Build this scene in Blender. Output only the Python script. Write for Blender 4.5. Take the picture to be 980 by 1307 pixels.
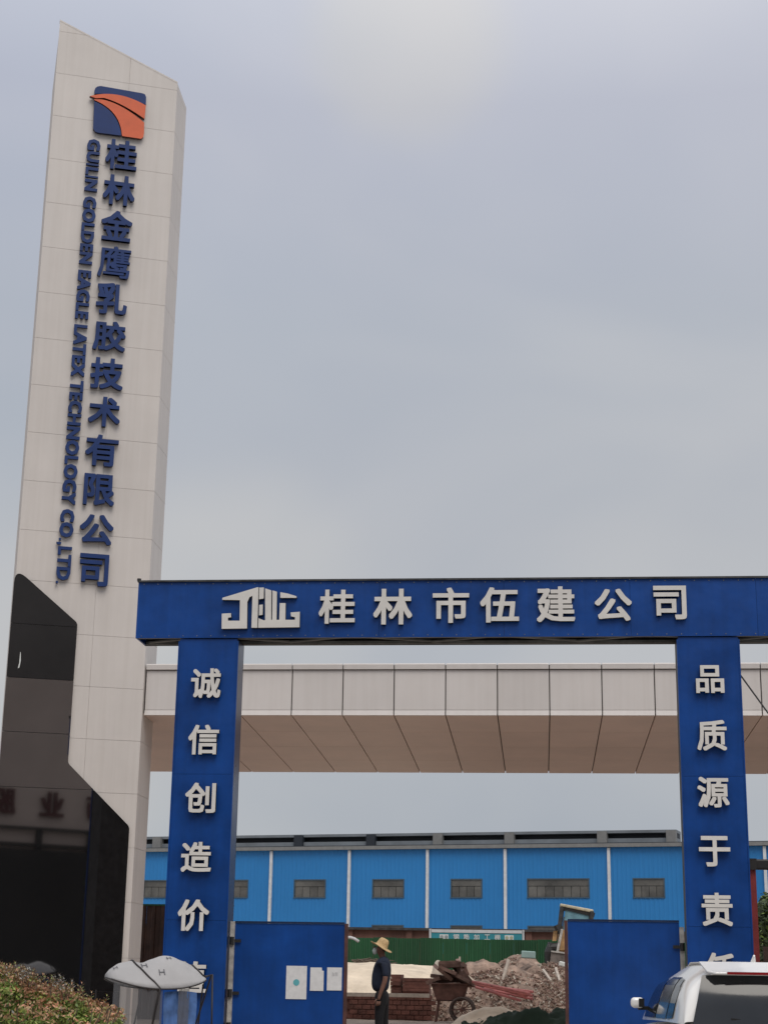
import bpy, bmesh, math, random
from mathutils import Vector, Matrix, noise
R = math.radians
random.seed(7)
SC = bpy.context.scene
COL = SC.collection
for o in list(bpy.data.objects): bpy.data.objects.remove(o)

# ------------------------------------------------------------------ camera
CAM = Vector((0, 0, 1.55)); FPX = 2063.0; YAW, PITCH, ROLL = R(5.6), R(15.9), R(.9)
fw = Vector((-math.sin(YAW)*math.cos(PITCH), math.cos(YAW)*math.cos(PITCH), math.sin(PITCH)))
r0 = Vector((math.cos(YAW), math.sin(YAW), 0)); u0 = r0.cross(fw)
rt = r0*math.cos(ROLL)+u0*math.sin(ROLL); up = -r0*math.sin(ROLL)+u0*math.cos(ROLL)
cd = bpy.data.cameras.new('camera'); cam = bpy.data.objects.new('camera', cd); COL.objects.link(cam)
cam.matrix_world = Matrix(((rt.x, up.x, -fw.x, CAM.x), (rt.y, up.y, -fw.y, CAM.y), (rt.z, up.z, -fw.z, CAM.z), (0, 0, 0, 1)))
cd.sensor_fit = 'VERTICAL'; cd.sensor_height = 36; cd.lens = 36*FPX/1307; cd.clip_end = 3000; cd.clip_start = .1
SC.camera = cam
SC.render.resolution_x, SC.render.resolution_y = 767, 1024

# ------------------------------------------------------------------ light
SUN_EL, SUN_AZ = 54, 158      # degrees; azimuth clockwise from +Y
w = bpy.data.worlds.new('World'); SC.world = w; w.use_nodes = True
nt = w.node_tree; nt.nodes.clear(); N = nt.nodes.new; L = nt.links.new
wo = N('ShaderNodeOutputWorld'); sky = N('ShaderNodeTexSky'); sky.sky_type = 'NISHITA'; sky.sun_disc = False
sky.sun_elevation = R(SUN_EL); sky.sun_rotation = R(SUN_AZ); sky.air_density = 1.5; sky.dust_density = 4
b1 = N('ShaderNodeBackground'); b1.inputs[1].default_value = .05; L(sky.outputs[0], b1.inputs[0])
tc = N('ShaderNodeTexCoord'); sp = N('ShaderNodeSeparateXYZ'); L(tc.outputs['Generated'], sp.inputs[0])
rp = N('ShaderNodeValToRGB'); L(sp.outputs[2], rp.inputs[0])
el = rp.color_ramp.elements
el[0].position = 0; el[0].color = (.375, .405, .45, 1)
el[1].position = 1; el[1].color = (1.25, 1.25, 1.3, 1)
for p_, c_ in ((.11, (.405, .43, .475, 1)), (.19, (.455, .47, .505, 1)), (.26, (.47, .48, .515, 1)), (.38, (.435, .46, .52, 1)), (.50, (.485, .50, .58, 1)), (.70, (.85, .86, .92, 1))):
    e = rp.color_ramp.elements.new(p_); e.color = c_
mp = N('ShaderNodeMapping'); mp.inputs['Scale'].default_value = (1, 1, 1.7); mp.inputs['Location'].default_value = (.3, 0, .4); L(tc.outputs['Generated'], mp.inputs[0])
n1 = N('ShaderNodeTexNoise'); n1.inputs['Scale'].default_value = 3.2; n1.inputs['Detail'].default_value = 3.5; n1.inputs['Roughness'].default_value = .45; n1.inputs['Distortion'].default_value = .4
L(mp.outputs[0], n1.inputs['Vector'])
cr = N('ShaderNodeValToRGB'); L(n1.outputs[0], cr.inputs[0])
cr.color_ramp.elements[0].position = .34; cr.color_ramp.elements[0].color = (.92, .95, .975, 1)
cr.color_ramp.elements[1].position = .68; cr.color_ramp.elements[1].color = (1.10, 1.09, 1.055, 1)
mx = N('ShaderNodeMix'); mx.data_type = 'RGBA'; mx.blend_type = 'MULTIPLY'; mx.inputs[0].default_value = 1
L(rp.outputs[0], mx.inputs[6]); L(cr.outputs[0], mx.inputs[7])
cur = mx.outputs[2]
def pixdir(px, py): return (fw + rt*((px-490)/FPX) - up*((py-653.5)/FPX)).normalized()
for (px, py, rad, col, amt) in ((520, 50, 4.5, (1.06, 1.035, .96), 1), (870, 560, 9, (1.04, 1.03, 1.01), 1), (60, 900, 7, (1.14, 1.10, 1.04), 1), (300, 760, 6, (1.09, 1.07, 1.03), 1), (20, 590, 4, (.95, .97, .98), 1), (250, 420, 7, (.98, .99, 1.0), 1)):
    dn = N('ShaderNodeVectorMath'); dn.operation = 'DOT_PRODUCT'; L(tc.outputs['Generated'], dn.inputs[0]); dn.inputs[1].default_value = pixdir(px, py)
    mr = N('ShaderNodeMapRange'); mr.interpolation_type = 'SMOOTHERSTEP'; mr.inputs[1].default_value = math.cos(R(rad)); mr.inputs[2].default_value = 1.0
    L(dn.outputs['Value'], mr.inputs[0])
    mm = N('ShaderNodeMix'); mm.data_type = 'RGBA'; mm.blend_type = 'MULTIPLY'; L(mr.outputs[0], mm.inputs[0]); L(cur, mm.inputs[6]); mm.inputs[7].default_value = (*col, 1); cur = mm.outputs[2]
b2 = N('ShaderNodeBackground'); b2.inputs[1].default_value = 1.05; L(cur, b2.inputs[0])
ms = N('ShaderNodeMixShader'); ms.inputs[0].default_value = .96; L(b1.outputs[0], ms.inputs[1]); L(b2.outputs[0], ms.inputs[2]); L(ms.outputs[0], wo.inputs[0])
sd = bpy.data.lights.new('sun', 'SUN'); sd.energy = 1.45; sd.angle = R(35); sd.color = (1, .93, .84)
so = bpy.data.objects.new('sun', sd); COL.objects.link(so)
sdir = Vector((math.sin(R(SUN_AZ))*math.cos(R(SUN_EL)), math.cos(R(SUN_AZ))*math.cos(R(SUN_EL)), math.sin(R(SUN_EL))))
so.rotation_euler = sdir.to_track_quat('Z', 'Y').to_euler(); so.location = sdir*80
SC.view_settings.view_transform = 'Standard'; SC.view_settings.look = 'None'; SC.view_settings.exposure = 0; SC.view_settings.gamma = 1

# ------------------------------------------------------------------ helpers
def V3(*a): return Vector(a)
def hit(px, py, P, Nn):
    d = fw + rt*((px-490)/FPX) - up*((py-653.5)/FPX)
    return CAM + d*((Vector(P)-CAM).dot(Nn)/d.dot(Nn))
def hy(px, py, Y): return hit(px, py, (0, Y, 0), Vector((0, 1, 0)))
def hz(px, py, Z): return hit(px, py, (0, 0, Z), Vector((0, 0, 1)))

class Plane:
    """a vertical survey plane: origin O, horizontal axis U, outward normal Nn"""
    def __init__(s, O, ang):
        s.O = Vector(O); s.U = Vector((math.cos(ang), math.sin(ang), 0)); s.V = Vector((0, 0, 1)); s.N = s.U.cross(s.V)
    def uv(s, px, py, off=0):
        p = hit(px, py, s.O+s.N*off, s.N)-s.O
        return (p.dot(s.U), p.z)
    def w(s, u, v, d=0): return s.O+s.U*u+s.V*v+s.N*d

MATS = {}
def mat(name, col, rough=.6, metal=0, var=.08, vs=3.0, bump=0, bs=40, spec=.5, detail=6, ior=None, streak=0, coat=0, obj_var=0, var2=None):
    m = bpy.data.materials.new(name); m.use_nodes = True; t = m.node_tree; b = t.nodes['Principled BSDF']
    b.inputs['Roughness'].default_value = rough; b.inputs['Metallic'].default_value = metal
    b.inputs['Specular IOR Level'].default_value = spec
    if ior: b.inputs['IOR'].default_value = ior
    if coat: b.inputs['Coat Weight'].default_value = coat; b.inputs['Coat Roughness'].default_value = .08
    c = t.nodes.new('ShaderNodeTexCoord'); g = t.nodes.new('ShaderNodeNewGeometry')
    src = g.outputs['Position']
    no = t.nodes.new('ShaderNodeTexNoise'); no.inputs['Scale'].default_value = vs; no.inputs['Detail'].default_value = detail; no.inputs['Roughness'].default_value = .6
    t.links.new(src, no.inputs['Vector'])
    r = t.nodes.new('ShaderNodeValToRGB'); t.links.new(no.outputs[0], r.inputs[0])
    lo = [max(0, x*(1-var*1.6)) for x in col]; hi = [min(1, x*(1+var*1.6)) for x in col]
    if var2: lo = list(var2)
    r.color_ramp.elements[0].position = .3; r.color_ramp.elements[0].color = (*lo, 1)
    r.color_ramp.elements[1].position = .7; r.color_ramp.elements[1].color = (*hi, 1)
    out = r.outputs[0]
    if streak:
        mp = t.nodes.new('ShaderNodeMapping'); mp.inputs['Scale'].default_value = (9, 9, .35); t.links.new(src, mp.inputs[0])
        n2 = t.nodes.new('ShaderNodeTexNoise'); n2.inputs['Scale'].default_value = 1; n2.inputs['Detail'].default_value = 6; t.links.new(mp.outputs[0], n2.inputs['Vector'])
        r2 = t.nodes.new('ShaderNodeValToRGB'); t.links.new(n2.outputs[0], r2.inputs[0])
        r2.color_ramp.elements[0].position = .25; r2.color_ramp.elements[0].color = (1-streak, 1-streak*1.1, 1-streak*1.25, 1)
        r2.color_ramp.elements[1].position = .62; r2.color_ramp.elements[1].color = (1, 1, 1, 1)
        mm = t.nodes.new('ShaderNodeMix'); mm.data_type = 'RGBA'; mm.blend_type = 'MULTIPLY'; mm.inputs[0].default_value = 1
        t.links.new(out, mm.inputs[6]); t.links.new(r2.outputs[0], mm.inputs[7]); out = mm.outputs[2]
    if obj_var:
        oi = t.nodes.new('ShaderNodeObjectInfo'); hs = t.nodes.new('ShaderNodeHueSaturation')
        mr = t.nodes.new('ShaderNodeMapRange'); mr.inputs[3].default_value = 1-obj_var; mr.inputs[4].default_value = 1+obj_var
        t.links.new(oi.outputs['Random'], mr.inputs[0]); t.links.new(mr.outputs[0], hs.inputs['Value']); t.links.new(out, hs.inputs['Color']); out = hs.outputs[0]
    t.links.new(out, b.inputs['Base Color'])
    rr = t.nodes.new('ShaderNodeMapRange'); rr.inputs[3].default_value = max(0, rough-.06); rr.inputs[4].default_value = min(1, rough+.08)
    if rough < .06: rr.inputs[3].default_value = rr.inputs[4].default_value = rough
    t.links.new(no.outputs[0], rr.inputs[0]); t.links.new(rr.outputs[0], b.inputs['Roughness'])
    if bump:
        nb = t.nodes.new('ShaderNodeTexNoise'); nb.inputs['Scale'].default_value = bs; nb.inputs['Detail'].default_value = 4; t.links.new(src, nb.inputs['Vector'])
        bp = t.nodes.new('ShaderNodeBump'); bp.inputs['Strength'].default_value = 1; bp.inputs['Distance'].default_value = bump
        t.links.new(nb.outputs[0], bp.inputs['Height']); t.links.new(bp.outputs[0], b.inputs['Normal'])
    MATS[name] = m
    return m
def glassy(name, col, alpha_trans=.7, rough=.05):
    m = bpy.data.materials.new(name); m.use_nodes = True; t = m.node_tree; b = t.nodes['Principled BSDF']
    b.inputs['Base Color'].default_value = (*col, 1); b.inputs['Roughness'].default_value = rough; b.inputs['Alpha'].default_value = 1-alpha_trans
    no = t.nodes.new('ShaderNodeTexNoise'); no.inputs['Scale'].default_value = 6
    mr = t.nodes.new('ShaderNodeMapRange'); mr.inputs[3].default_value = max(0, rough-.03); mr.inputs[4].default_value = rough+.06
    t.links.new(no.outputs[0], mr.inputs[0]); t.links.new(mr.outputs[0], b.inputs['Roughness'])
    MATS[name] = m; return m

mat('tower_white', (.645, .60, .565), .5, var=.035, vs=.5, streak=.06, bump=.0015, bs=2, obj_var=.012)
mat('canopy_white', (.66, .62, .595), .42, var=.03, vs=.6, streak=.05, bump=.001, bs=3, obj_var=.02)
mat('soffit', (.82, .66, .585), .5, var=.04, vs=.8, streak=.0, obj_var=.03)
mat('joint', (.10, .09, .085), .8)
mat('seam', (.58, .535, .50), .8)
mat('matte_black', (.016, .014, .014), .32, var=.15, vs=.7, spec=.35)
mat('dark_glass', (.006, .005, .005), .025, var=.1, vs=1, ior=2.9)
mat('navy_letter', (.010, .035, .145), .5, spec=.3, var=.1, vs=2)
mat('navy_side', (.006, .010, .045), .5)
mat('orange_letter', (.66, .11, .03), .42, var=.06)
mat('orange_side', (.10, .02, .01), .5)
mat('gate_blue', (.0025, .050, .24), .36, spec=.35, var=.17, vs=1.1, bump=.035, bs=.8, streak=.12)
mat('gate_edge', (.03, .05, .12), .28, metal=.5, var=.1)
mat('gate_white', (.66, .635, .60), .5, var=.05)
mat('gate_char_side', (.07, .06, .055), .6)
mat('dark_steel', (.05, .05, .052), .55, metal=.3, var=.3, vs=6)
mat('grey_steel', (.22, .22, .21), .5, metal=.4, var=.2, vs=4)
mat('pale_steel', (.42, .40, .37), .5, var=.25, vs=7)
mat('rust_red', (.075, .028, .024), .7, var=.3, vs=5)
mat('red_paint', (.20, .024, .024), .5, var=.15, vs=3)
mat('wh_blue', (.018, .195, .50), .45, var=.04, vs=.2, streak=.05)
mat('wh_white', (.62, .63, .64), .5)
mat('wh_trim', (.20, .20, .195), .6)
mat('wh_grey', (.17, .19, .21), .6, var=.15, vs=.6)
mat('wh_slot', (.018, .024, .034), .6)
mat('wh_pane', (.11, .105, .095), .22, var=.25, vs=.9, obj_var=.15)
mat('wh_frame', (.05, .09, .13), .5)
mat('rust_wall', (.060, .034, .027), .85, var=.35, vs=1.6, streak=.3, bump=.02, bs=4)
mat('brown_wall', (.15, .075, .058), .85, var=.22, vs=.5, streak=.2)
mat('green_sheet', (.010, .075, .027), .55, var=.2, vs=.4, streak=.2, obj_var=.12)
mat('banner_teal', (.04, .28, .34), .5, var=.05)
mat('print_white', (.68, .70, .68), .6, var=.04)
mat('print_grey', (.33, .36, .36), .6)
mat('print_tan', (.42, .42, .28), .6)
mat('sand', (.62, .52, .40), .95, var=.12, vs=1.5, bump=.05, bs=5)
mat('soil', (.27, .215, .175), .95, var=.3, vs=2.2, bump=.06, bs=6)
mat('rubble', (.25, .175, .135), .95, var=.35, vs=3, bump=.05, bs=7)
mat('rubble_pale', (.42, .37, .31), .95, var=.25, vs=3)
mat('concrete', (.36, .34, .31), .9, var=.12, vs=.6, bump=.01, bs=12)
mat('asphalt', (.055, .055, .056), .9, var=.2, vs=2, bump=.006, bs=60)
mat('paint_line', (.6, .6, .58), .7, var=.15, vs=6)
mat('brick_brown', (.15, .063, .048), .85, var=.25, vs=4, obj_var=.2, bump=.01, bs=15)
mat('load_brown', (.20, .125, .10), .85, var=.3, vs=5, obj_var=.3)
mat('cart_rust', (.15, .075, .058), .75, var=.3, vs=5)
mat('rubber', (.025, .022, .02), .85)
mat('tyre_dust', (.10, .075, .065), .9)
mat('pink_steel', (.62, .21, .19), .6, var=.25, vs=4, obj_var=.15)
mat('wood_pale', (.47, .41, .35), .8, var=.15, vs=8)
mat('slab_teal', (.28, .40, .38), .8)
mat('net_green', (.012, .03, .018), .9)
mat('yellow_paint', (.42, .25, .11), .6, var=.25, vs=5)
mat('cream_paint', (.50, .45, .32), .6, var=.2, vs=6)
mat('black_paint', (.018, .017, .017), .5)
mat('bucket_grey', (.16, .135, .12), .7, var=.25, vs=4)
mat('cab_glass', (.16, .30, .36), .15, var=.2, vs=3)
mat('skin', (.16, .075, .05), .6, var=.08, vs=20)
mat('navy_cloth', (.010, .016, .034), .9, var=.25, vs=9, bump=.006, bs=14)
mat('trouser', (.005, .005, .007), .9, var=.2, vs=9)
mat('hair', (.012, .010, .009), .8)
mat('straw', (.53, .37, .19), .8, var=.14, vs=40, bump=.003, bs=120)
mat('mask_white', (.5, .55, .52), .8)
mat('shoe', (.03, .025, .02), .7)
mat('canopy_cloth', (.54, .53, .53), .75, var=.05, vs=3, bump=.006, bs=9)
mat('tube_dark', (.035, .03, .03), .4, metal=.5)
mat('blue_cloth', (.07, .15, .36), .8, var=.2, vs=8, bump=.01, bs=12)
mat('scooter_body', (.30, .31, .33), .35, var=.08)
mat('scooter_print', (.10, .10, .11), .6)
mat('car_white', (.80, .79, .77), .22, var=.02, vs=2, coat=.7)
mat('car_glass', (.016, .019, .023), .07, spec=.6, var=.1)
mat('car_black', (.012, .012, .013), .4)
mat('car_red', (.24, .012, .015), .25)
mat('paper', (.66, .66, .66), .7, var=.05, vs=14, bump=.002, bs=18)
mat('paper_ink', (.42, .42, .43), .7)
mat('paper_teal', (.10, .38, .42), .7)
mat('leaf_green', (.165, .245, .05), .55, var=.35, vs=6)
mat('leaf_light', (.30, .35, .09), .55, var=.3, vs=6)
mat('leaf_red', (.44, .215, .125), .6, var=.35, vs=6)
mat('leaf_brown', (.40, .28, .15), .6, var=.3, vs=6)
mat('leaf_pale', (.32, .33, .31), .6, var=.2, vs=6)
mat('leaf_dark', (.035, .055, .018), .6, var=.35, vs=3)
mat('bark', (.10, .075, .055), .9, var=.25, vs=8)
mat('opp_wall', (.62, .50, .44), .7, var=.05, vs=.5)
mat('opp_red', (.09, .02, .02), .6)
mat('opp_dark', (.02, .022, .022), .6)
mt_ = MATS['canopy_cloth'].node_tree; pb = mt_.nodes['Principled BSDF']; om = mt_.nodes['Material Output']
tr = mt_.nodes.new('ShaderNodeBsdfTranslucent'); tr.inputs[0].default_value = (.55, .55, .57, 1); mi_ = mt_.nodes.new('ShaderNodeMixShader'); mi_.inputs[0].default_value = .35
mt_.links.new(pb.outputs[0], mi_.inputs[1]); mt_.links.new(tr.outputs[0], mi_.inputs[2]); mt_.links.new(mi_.outputs[0], om.inputs[0])
glassy('curtain', (.15, .15, .16), .40, .12)

class MB:
    def __init__(s): s.v = []; s.f = []; s.m = []
    def poly(s, pts, m=0):
        n = len(s.v); s.v += [Vector(p) for p in pts]; s.f.append(tuple(range(n, n+len(pts)))); s.m.append(m); return s
    def mesh(s, vs, fs, m=0):
        n = len(s.v); s.v += [Vector(p) for p in vs]
        for f in fs: s.f.append(tuple(i+n for i in f)); s.m.append(m)
        return s
    def box(s, c, size, rot=None, m=0):
        c = Vector(c); h = Vector(size)/2; vs = []
        for x in (-1, 1):
            for y in (-1, 1):
                for z in (-1, 1):
                    p = Vector((x*h.x, y*h.y, z*h.z))
                    if rot: p = rot @ p
                    vs.append(c+p)
        return s.mesh(vs, [(0, 1, 3, 2), (4, 6, 7, 5), (0, 4, 5, 1), (2, 3, 7, 6), (0, 2, 6, 4), (1, 5, 7, 3)], m)
    def prism(s, pts, vec, m=0, ms=None):
        """pts: polygon; extruded from pts to pts+vec. far cap has material m, sides ms"""
        ms = m if ms is None else ms
        pts = [Vector(p) for p in pts]; vec = Vector(vec); k = len(pts)
        nrm = Vector((0, 0, 0))
        for i in range(k): nrm += pts[i].cross(pts[(i+1) % k])
        if nrm.dot(vec) < 0: pts.reverse()
        n = len(s.v); s.v += pts+[p+vec for p in pts]
        s.f.append(tuple(n+i for i in reversed(range(k)))); s.m.append(ms)
        s.f.append(tuple(n+k+i for i in range(k))); s.m.append(m)
        for i in range(k):
            j = (i+1) % k; s.f.append((n+i, n+j, n+k+j, n+k+i)); s.m.append(ms)
        return s
    def tube(s, pts, r, n=8, m=0, caps=True):
        pts = [Vector(p) for p in pts]; rs = r if isinstance(r, (list, tuple)) else [r]*len(pts)
        base = len(s.v); prev = None
        for i, p in enumerate(pts):
            t = (pts[min(i+1, len(pts)-1)]-pts[max(i-1, 0)]).normalized()
            a = prev if prev is not None else (Vector((0, 0, 1)) if abs(t.z) < .9 else Vector((1, 0, 0)))
            x = (a-t*a.dot(t)).normalized(); prev = x; y = t.cross(x)
            for k in range(n):
                an = 2*math.pi*k/n; s.v.append(p+(x*math.cos(an)+y*math.sin(an))*rs[i])
        for i in range(len(pts)-1):
            for k in range(n):
                k2 = (k+1) % n; a = base+i*n
                s.f.append((a+k, a+k2, a+n+k2, a+n+k)); s.m.append(m)
        if caps:
            s.f.append(tuple(base+k for k in reversed(range(n)))); s.m.append(m)
            s.f.append(tuple(base+(len(pts)-1)*n+k for k in range(n))); s.m.append(m)
        return s
    def build(s, name, mats, parent=None, smooth=False, bevel=0, bseg=2):
        org = parent_loc(parent)
        me = bpy.data.meshes.new(name)
        me.from_pydata([tuple(v-org) for v in s.v], [], s.f)
        if not isinstance(mats, (list, tuple)): mats = [mats]
        for mm in mats: me.materials.append(MATS[mm])
        me.polygons.foreach_set('material_index', s.m)
        if smooth: me.polygons.foreach_set('use_smooth', [True]*len(s.f))
        me.update()
        return link(name, me, parent, bevel, bseg)
def link(name, me, parent=None, bevel=0, bseg=2):
    o = bpy.data.objects.new(name, me); COL.objects.link(o)
    if parent: o.parent = parent
    if bevel:
        b = o.modifiers.new('bevel', 'BEVEL'); b.width = bevel; b.segments = bseg; b.limit_method = 'ANGLE'; b.angle_limit = R(40)
    return o
def parent_loc(p):
    loc = Vector((0, 0, 0))
    while p is not None: loc += p.location; p = p.parent
    return loc
def tag(o, label=None, cat=None, group=None, kind=None):
    if label: o['label'] = label
    if cat: o['category'] = cat
    if group: o['group'] = group
    if kind: o['kind'] = kind
    return o
def thing(name, loc, label, cat, group=None):
    o = bpy.data.objects.new(name, None); COL.objects.link(o); o.location = loc; o.empty_display_size = .3
    return tag(o, label, cat, group)
def clip(poly, a, b, c):
    """keep a*x+b*y<=c"""
    out = []
    for i, p in enumerate(poly):
        q = poly[(i+1) % len(poly)]; dp = a*p[0]+b*p[1]-c; dq = a*q[0]+b*q[1]-c
        if dp <= 0: out.append(p)
        if dp*dq < 0:
            t = dp/(dp-dq); out.append((p[0]+t*(q[0]-p[0]), p[1]+t*(q[1]-p[1])))
    return out

GLY = {}
def glyph(ch, offset, front, side):
    key = (ch, front)
    if key in GLY: return GLY[key]
    c = bpy.data.curves.new('glyph', 'FONT'); c.body = ch; c.size = 1; c.extrude = .5; c.resolution_u = 2
    o = bpy.data.objects.new('glyph', c); COL.objects.link(o)
    me = bpy.data.meshes.new_from_object(o, depsgraph=bpy.context.evaluated_depsgraph_get())
    bpy.data.objects.remove(o); bpy.data.curves.remove(c)
    me.name = 'character'
    xs = [v.co.x for v in me.vertices]; ys = [v.co.y for v in me.vertices]
    x0, x1, y0, y1 = min(xs), max(xs), min(ys), max(ys)
    # heavier strokes: the outline laid over itself, pushed a little to each side, each copy a hair deeper than the last
    r = offset; base = [v.co.copy() for v in me.vertices]; fb = [tuple(p.vertices) for p in me.polygons]; vs = []; fs = []
    for k, (dx, dy) in enumerate(((-1, -1), (-1, 1), (1, -1), (1, 1), (0, -1), (0, 1), (-1, 0), (1, 0), (0, 0))):
        n0 = len(vs); zz = 1-.004*k
        vs += [(((v.x+dx*r)-(x0+x1)/2)/(x1-x0+2*r), ((v.y+dy*r)-(y0+y1)/2)/(y1-y0+2*r), v.z*zz) for v in base]
        fs += [tuple(i+n0 for i in f) for f in fb]
    bpy.data.meshes.remove(me); me = bpy.data.meshes.new('character'); me.from_pydata(vs, [], fs); me.update()
    me.materials.clear(); me.materials.append(MATS[front]); me.materials.append(MATS[side])
    for p in me.polygons: p.material_index = 0 if abs(p.normal.z) > .5 else 1
    me.update(); GLY[key] = me
    return me
def bold(ch, o): return o*.55 if ch in '鹰' else o
def put_glyph(ch, pl, u, v, wd, ht, d0, depth, parent, front, side, offset=.022, name='character', rot=0, label=None):
    me = glyph(ch, bold(ch, offset), front, side)
    o = bpy.data.objects.new(name, me); COL.objects.link(o)
    X, Y = pl.U, pl.V
    if rot: X, Y = -pl.V, pl.U      # reading downwards
    c = pl.w(u, v, d0+depth/2)-parent_loc(parent); Z = pl.N
    M = Matrix(((X.x*wd, Y.x*ht, Z.x*depth, c.x), (X.y*wd, Y.y*ht, Z.y*depth, c.y), (X.z*wd, Y.z*ht, Z.z*depth, c.z), (0, 0, 0, 1)))
    if parent: o.parent = parent
    o.matrix_local = M
    if label: o['label'] = label
    return o

def leaves(n, pos, size, name, mats, weights, parent=None, kind=None, flat=.5):
    """many small leaf faces; pos() gives (point, outward)"""
    mb = MB()
    for i in range(n):
        p, s_, mi = pos()
        d = Vector((random.gauss(0, 1), random.gauss(0, 1), random.gauss(0, 1)*flat)).normalized()
        q = Vector((random.gauss(0, 1), random.gauss(0, 1), random.gauss(0, 1))).cross(d).normalized()
        L_ = size*s_*random.uniform(.5, 1.6); W_ = L_*random.uniform(.32, .5)
        k = random.choices(range(len(mats)), weights)[0] if mi is None else mi
        mb.poly([p-d*L_/2, p+q*W_/2+d*L_*.05, p+d*L_/2, p-q*W_/2+d*L_*.05], k)
    o = mb.build(name, mats, parent)
    if kind: o['kind'] = kind
    return o

# ------------------------------------------------------------------ ground
g = MB(); g.poly([(-900, -900, 0), (900, -900, 0), (900, 1500, 0), (-900, 1500, 0)]); tag(g.build('ground', 'concrete'), kind='structure')
g = MB(); g.poly([(-120, -12, .004), (120, -12, .004), (120, 14, .004), (-120, 14, .004)]); tag(g.build('road', 'asphalt'), kind='structure')
g = MB()
for i in range(-12, 13): g.poly([(i*8, .9, .008), (i*8+4, .9, .008), (i*8+4, 1.05, .008), (i*8, 1.05, .008)])
tag(g.build('road_markings', 'paint_line'), kind='structure')
g = MB(); g.box((0, 14.1, .06), (240, .2, .13)); tag(g.build('kerb', 'concrete'), kind='structure')
# raised ground of the building site, gently uneven
nx, ny = 70, 60; vs = []; fs = []
for j in range(ny+1):
    for i in range(nx+1):
        x = -60+120*i/nx; y = 24+66*(j/ny)
        z = .3*min(1, (y-24)/3)+(.10*noise.noise(Vector((x*.35, y*.35, 0))) if y > 28 else 0)+.004
        vs.append((x, y, z))
for j in range(ny):
    for i in range(nx):
        a = j*(nx+1)+i; fs.append((a, a+1, a+nx+2, a+nx+1))
g = MB(); g.mesh(vs, fs); tag(g.build('site_ground', 'soil', smooth=True), kind='structure')

# ------------------------------------------------------------------ sign tower
AL = R(20)
B0 = hy(194, 689, 33.9)
TP = Plane((B0.x, B0.y, 0), AL)
uA = TP.uv(49, 380)[0]
uB = 0.0
vAt = TP.uv(78, 27)[1]; vBt = TP.uv(231, 107)[1]
Cp = hz(207.5, 704, B0.z); Cp = Vector((Cp.x, Cp.y, 0))
dirS = (Cp-TP.w(0, 0)).normalized(); lenS = (Cp-TP.w(0, 0)).length
print('C', Cp, lenS); print('tower', uA, vAt, vBt, dirS, lenS)
tw = thing('sign_tower', TP.w(uA/2, 0), 'tall off white sign tower with slanted top, blue characters and black lower panel', 'sign tower')
A_, B_ = TP.w(uA, 0), TP.w(0, 0)
Cw = TP.w(0, 0)+dirS*lenS; Dw = TP.w(uA, 0)-TP.N*2.2
vCt = hit(242, 138, Cw, Vector((0, 1, 0))).z
def skin_off(P, d=.03): return P
# core body, a little inside the cladding
ins = .012
def tp(u, d, z): p = TP.w(u, 0, d); return Vector((p.x, p.y, z))
q0, q1 = tp(uA+ins, -ins, 0), tp(-ins, -ins, 0)
mbw = MB(); zt = [vAt-.04, vBt-.04, vCt-.05, vAt-.6]
ring = [q0, q1, Cw-TP.U*ins, Dw]
lo = [Vector((p.x, p.y, 0)) for p in ring]; hi = [Vector((p.x, p.y, z)) for p, z in zip(ring, zt)]
mbw.mesh(lo+hi, [(0, 1, 5, 4), (1, 2, 6, 5), (2, 3, 7, 6), (3, 0, 4, 7), (4, 5, 6), (4, 6, 7), (3, 2, 1, 0)])
mbw.build('core_wall', 'seam', tw)
# seams measured on the face
vs_ = [TP.uv(102, y)[1] for y in (557, 619, 682, 745)]
step = (vs_[0]-vs_[3])/3; z_seam = vs_[0]
levels = sorted([z_seam+step*k for k in range(-30, 30) if 0 < z_seam+step*k < vAt])
levels = [0.0]+levels+[vAt+1]
if levels[1] < .3: levels.pop(1)
print('seam step', step, z_seam)
sl = (vBt-vAt)/(uB-uA)
uMid = uA*.40
gap = .0032
for i in range(len(levels)-1):
    for (ua, ub) in ((uA, uMid), (uMid, uB)):
        P = [(ua+gap*(ua != uA), levels[i]+gap), (ub-gap*(ub != uB), levels[i]+gap), (ub-gap*(ub != uB), levels[i+1]-gap), (ua+gap*(ua != uA), levels[i+1]-gap)]
        P = clip(P, -sl, 1, vAt-sl*uA)
        if len(P) < 3: continue
        m = MB(); m.prism([TP.w(u, v, -ins+.001) for u, v in P], TP.N*(ins-.001)); m.build('cladding_panel', 'tower_white', tw)
    # side face panels
    SP = [(0, levels[i]+gap), (lenS, levels[i]+gap), (lenS, levels[i+1]-gap), (0, levels[i+1]-gap)]
    s2 = (vCt-vBt)/lenS
    SP = clip(SP, -s2, 1, vBt)
    if len(SP) >= 3:
        nS = dirS.cross(Vector((0, 0, 1)))
        m = MB(); m.prism([Vector((B_.x, B_.y, 0))+dirS*u+Vector((0, 0, v))-nS*.02 for u, v in SP], nS*.019); m.build('side_panel', 'tower_white', tw)
# slanted coping
m = MB(); a = TP.w(uA-.004, vAt, .004); b = TP.w(.004, vBt, .004)
m.prism([a, b, b-TP.N*.12, a-TP.N*.12], (0, 0, .04)); m.build('coping', 'tower_white', tw)
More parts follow.
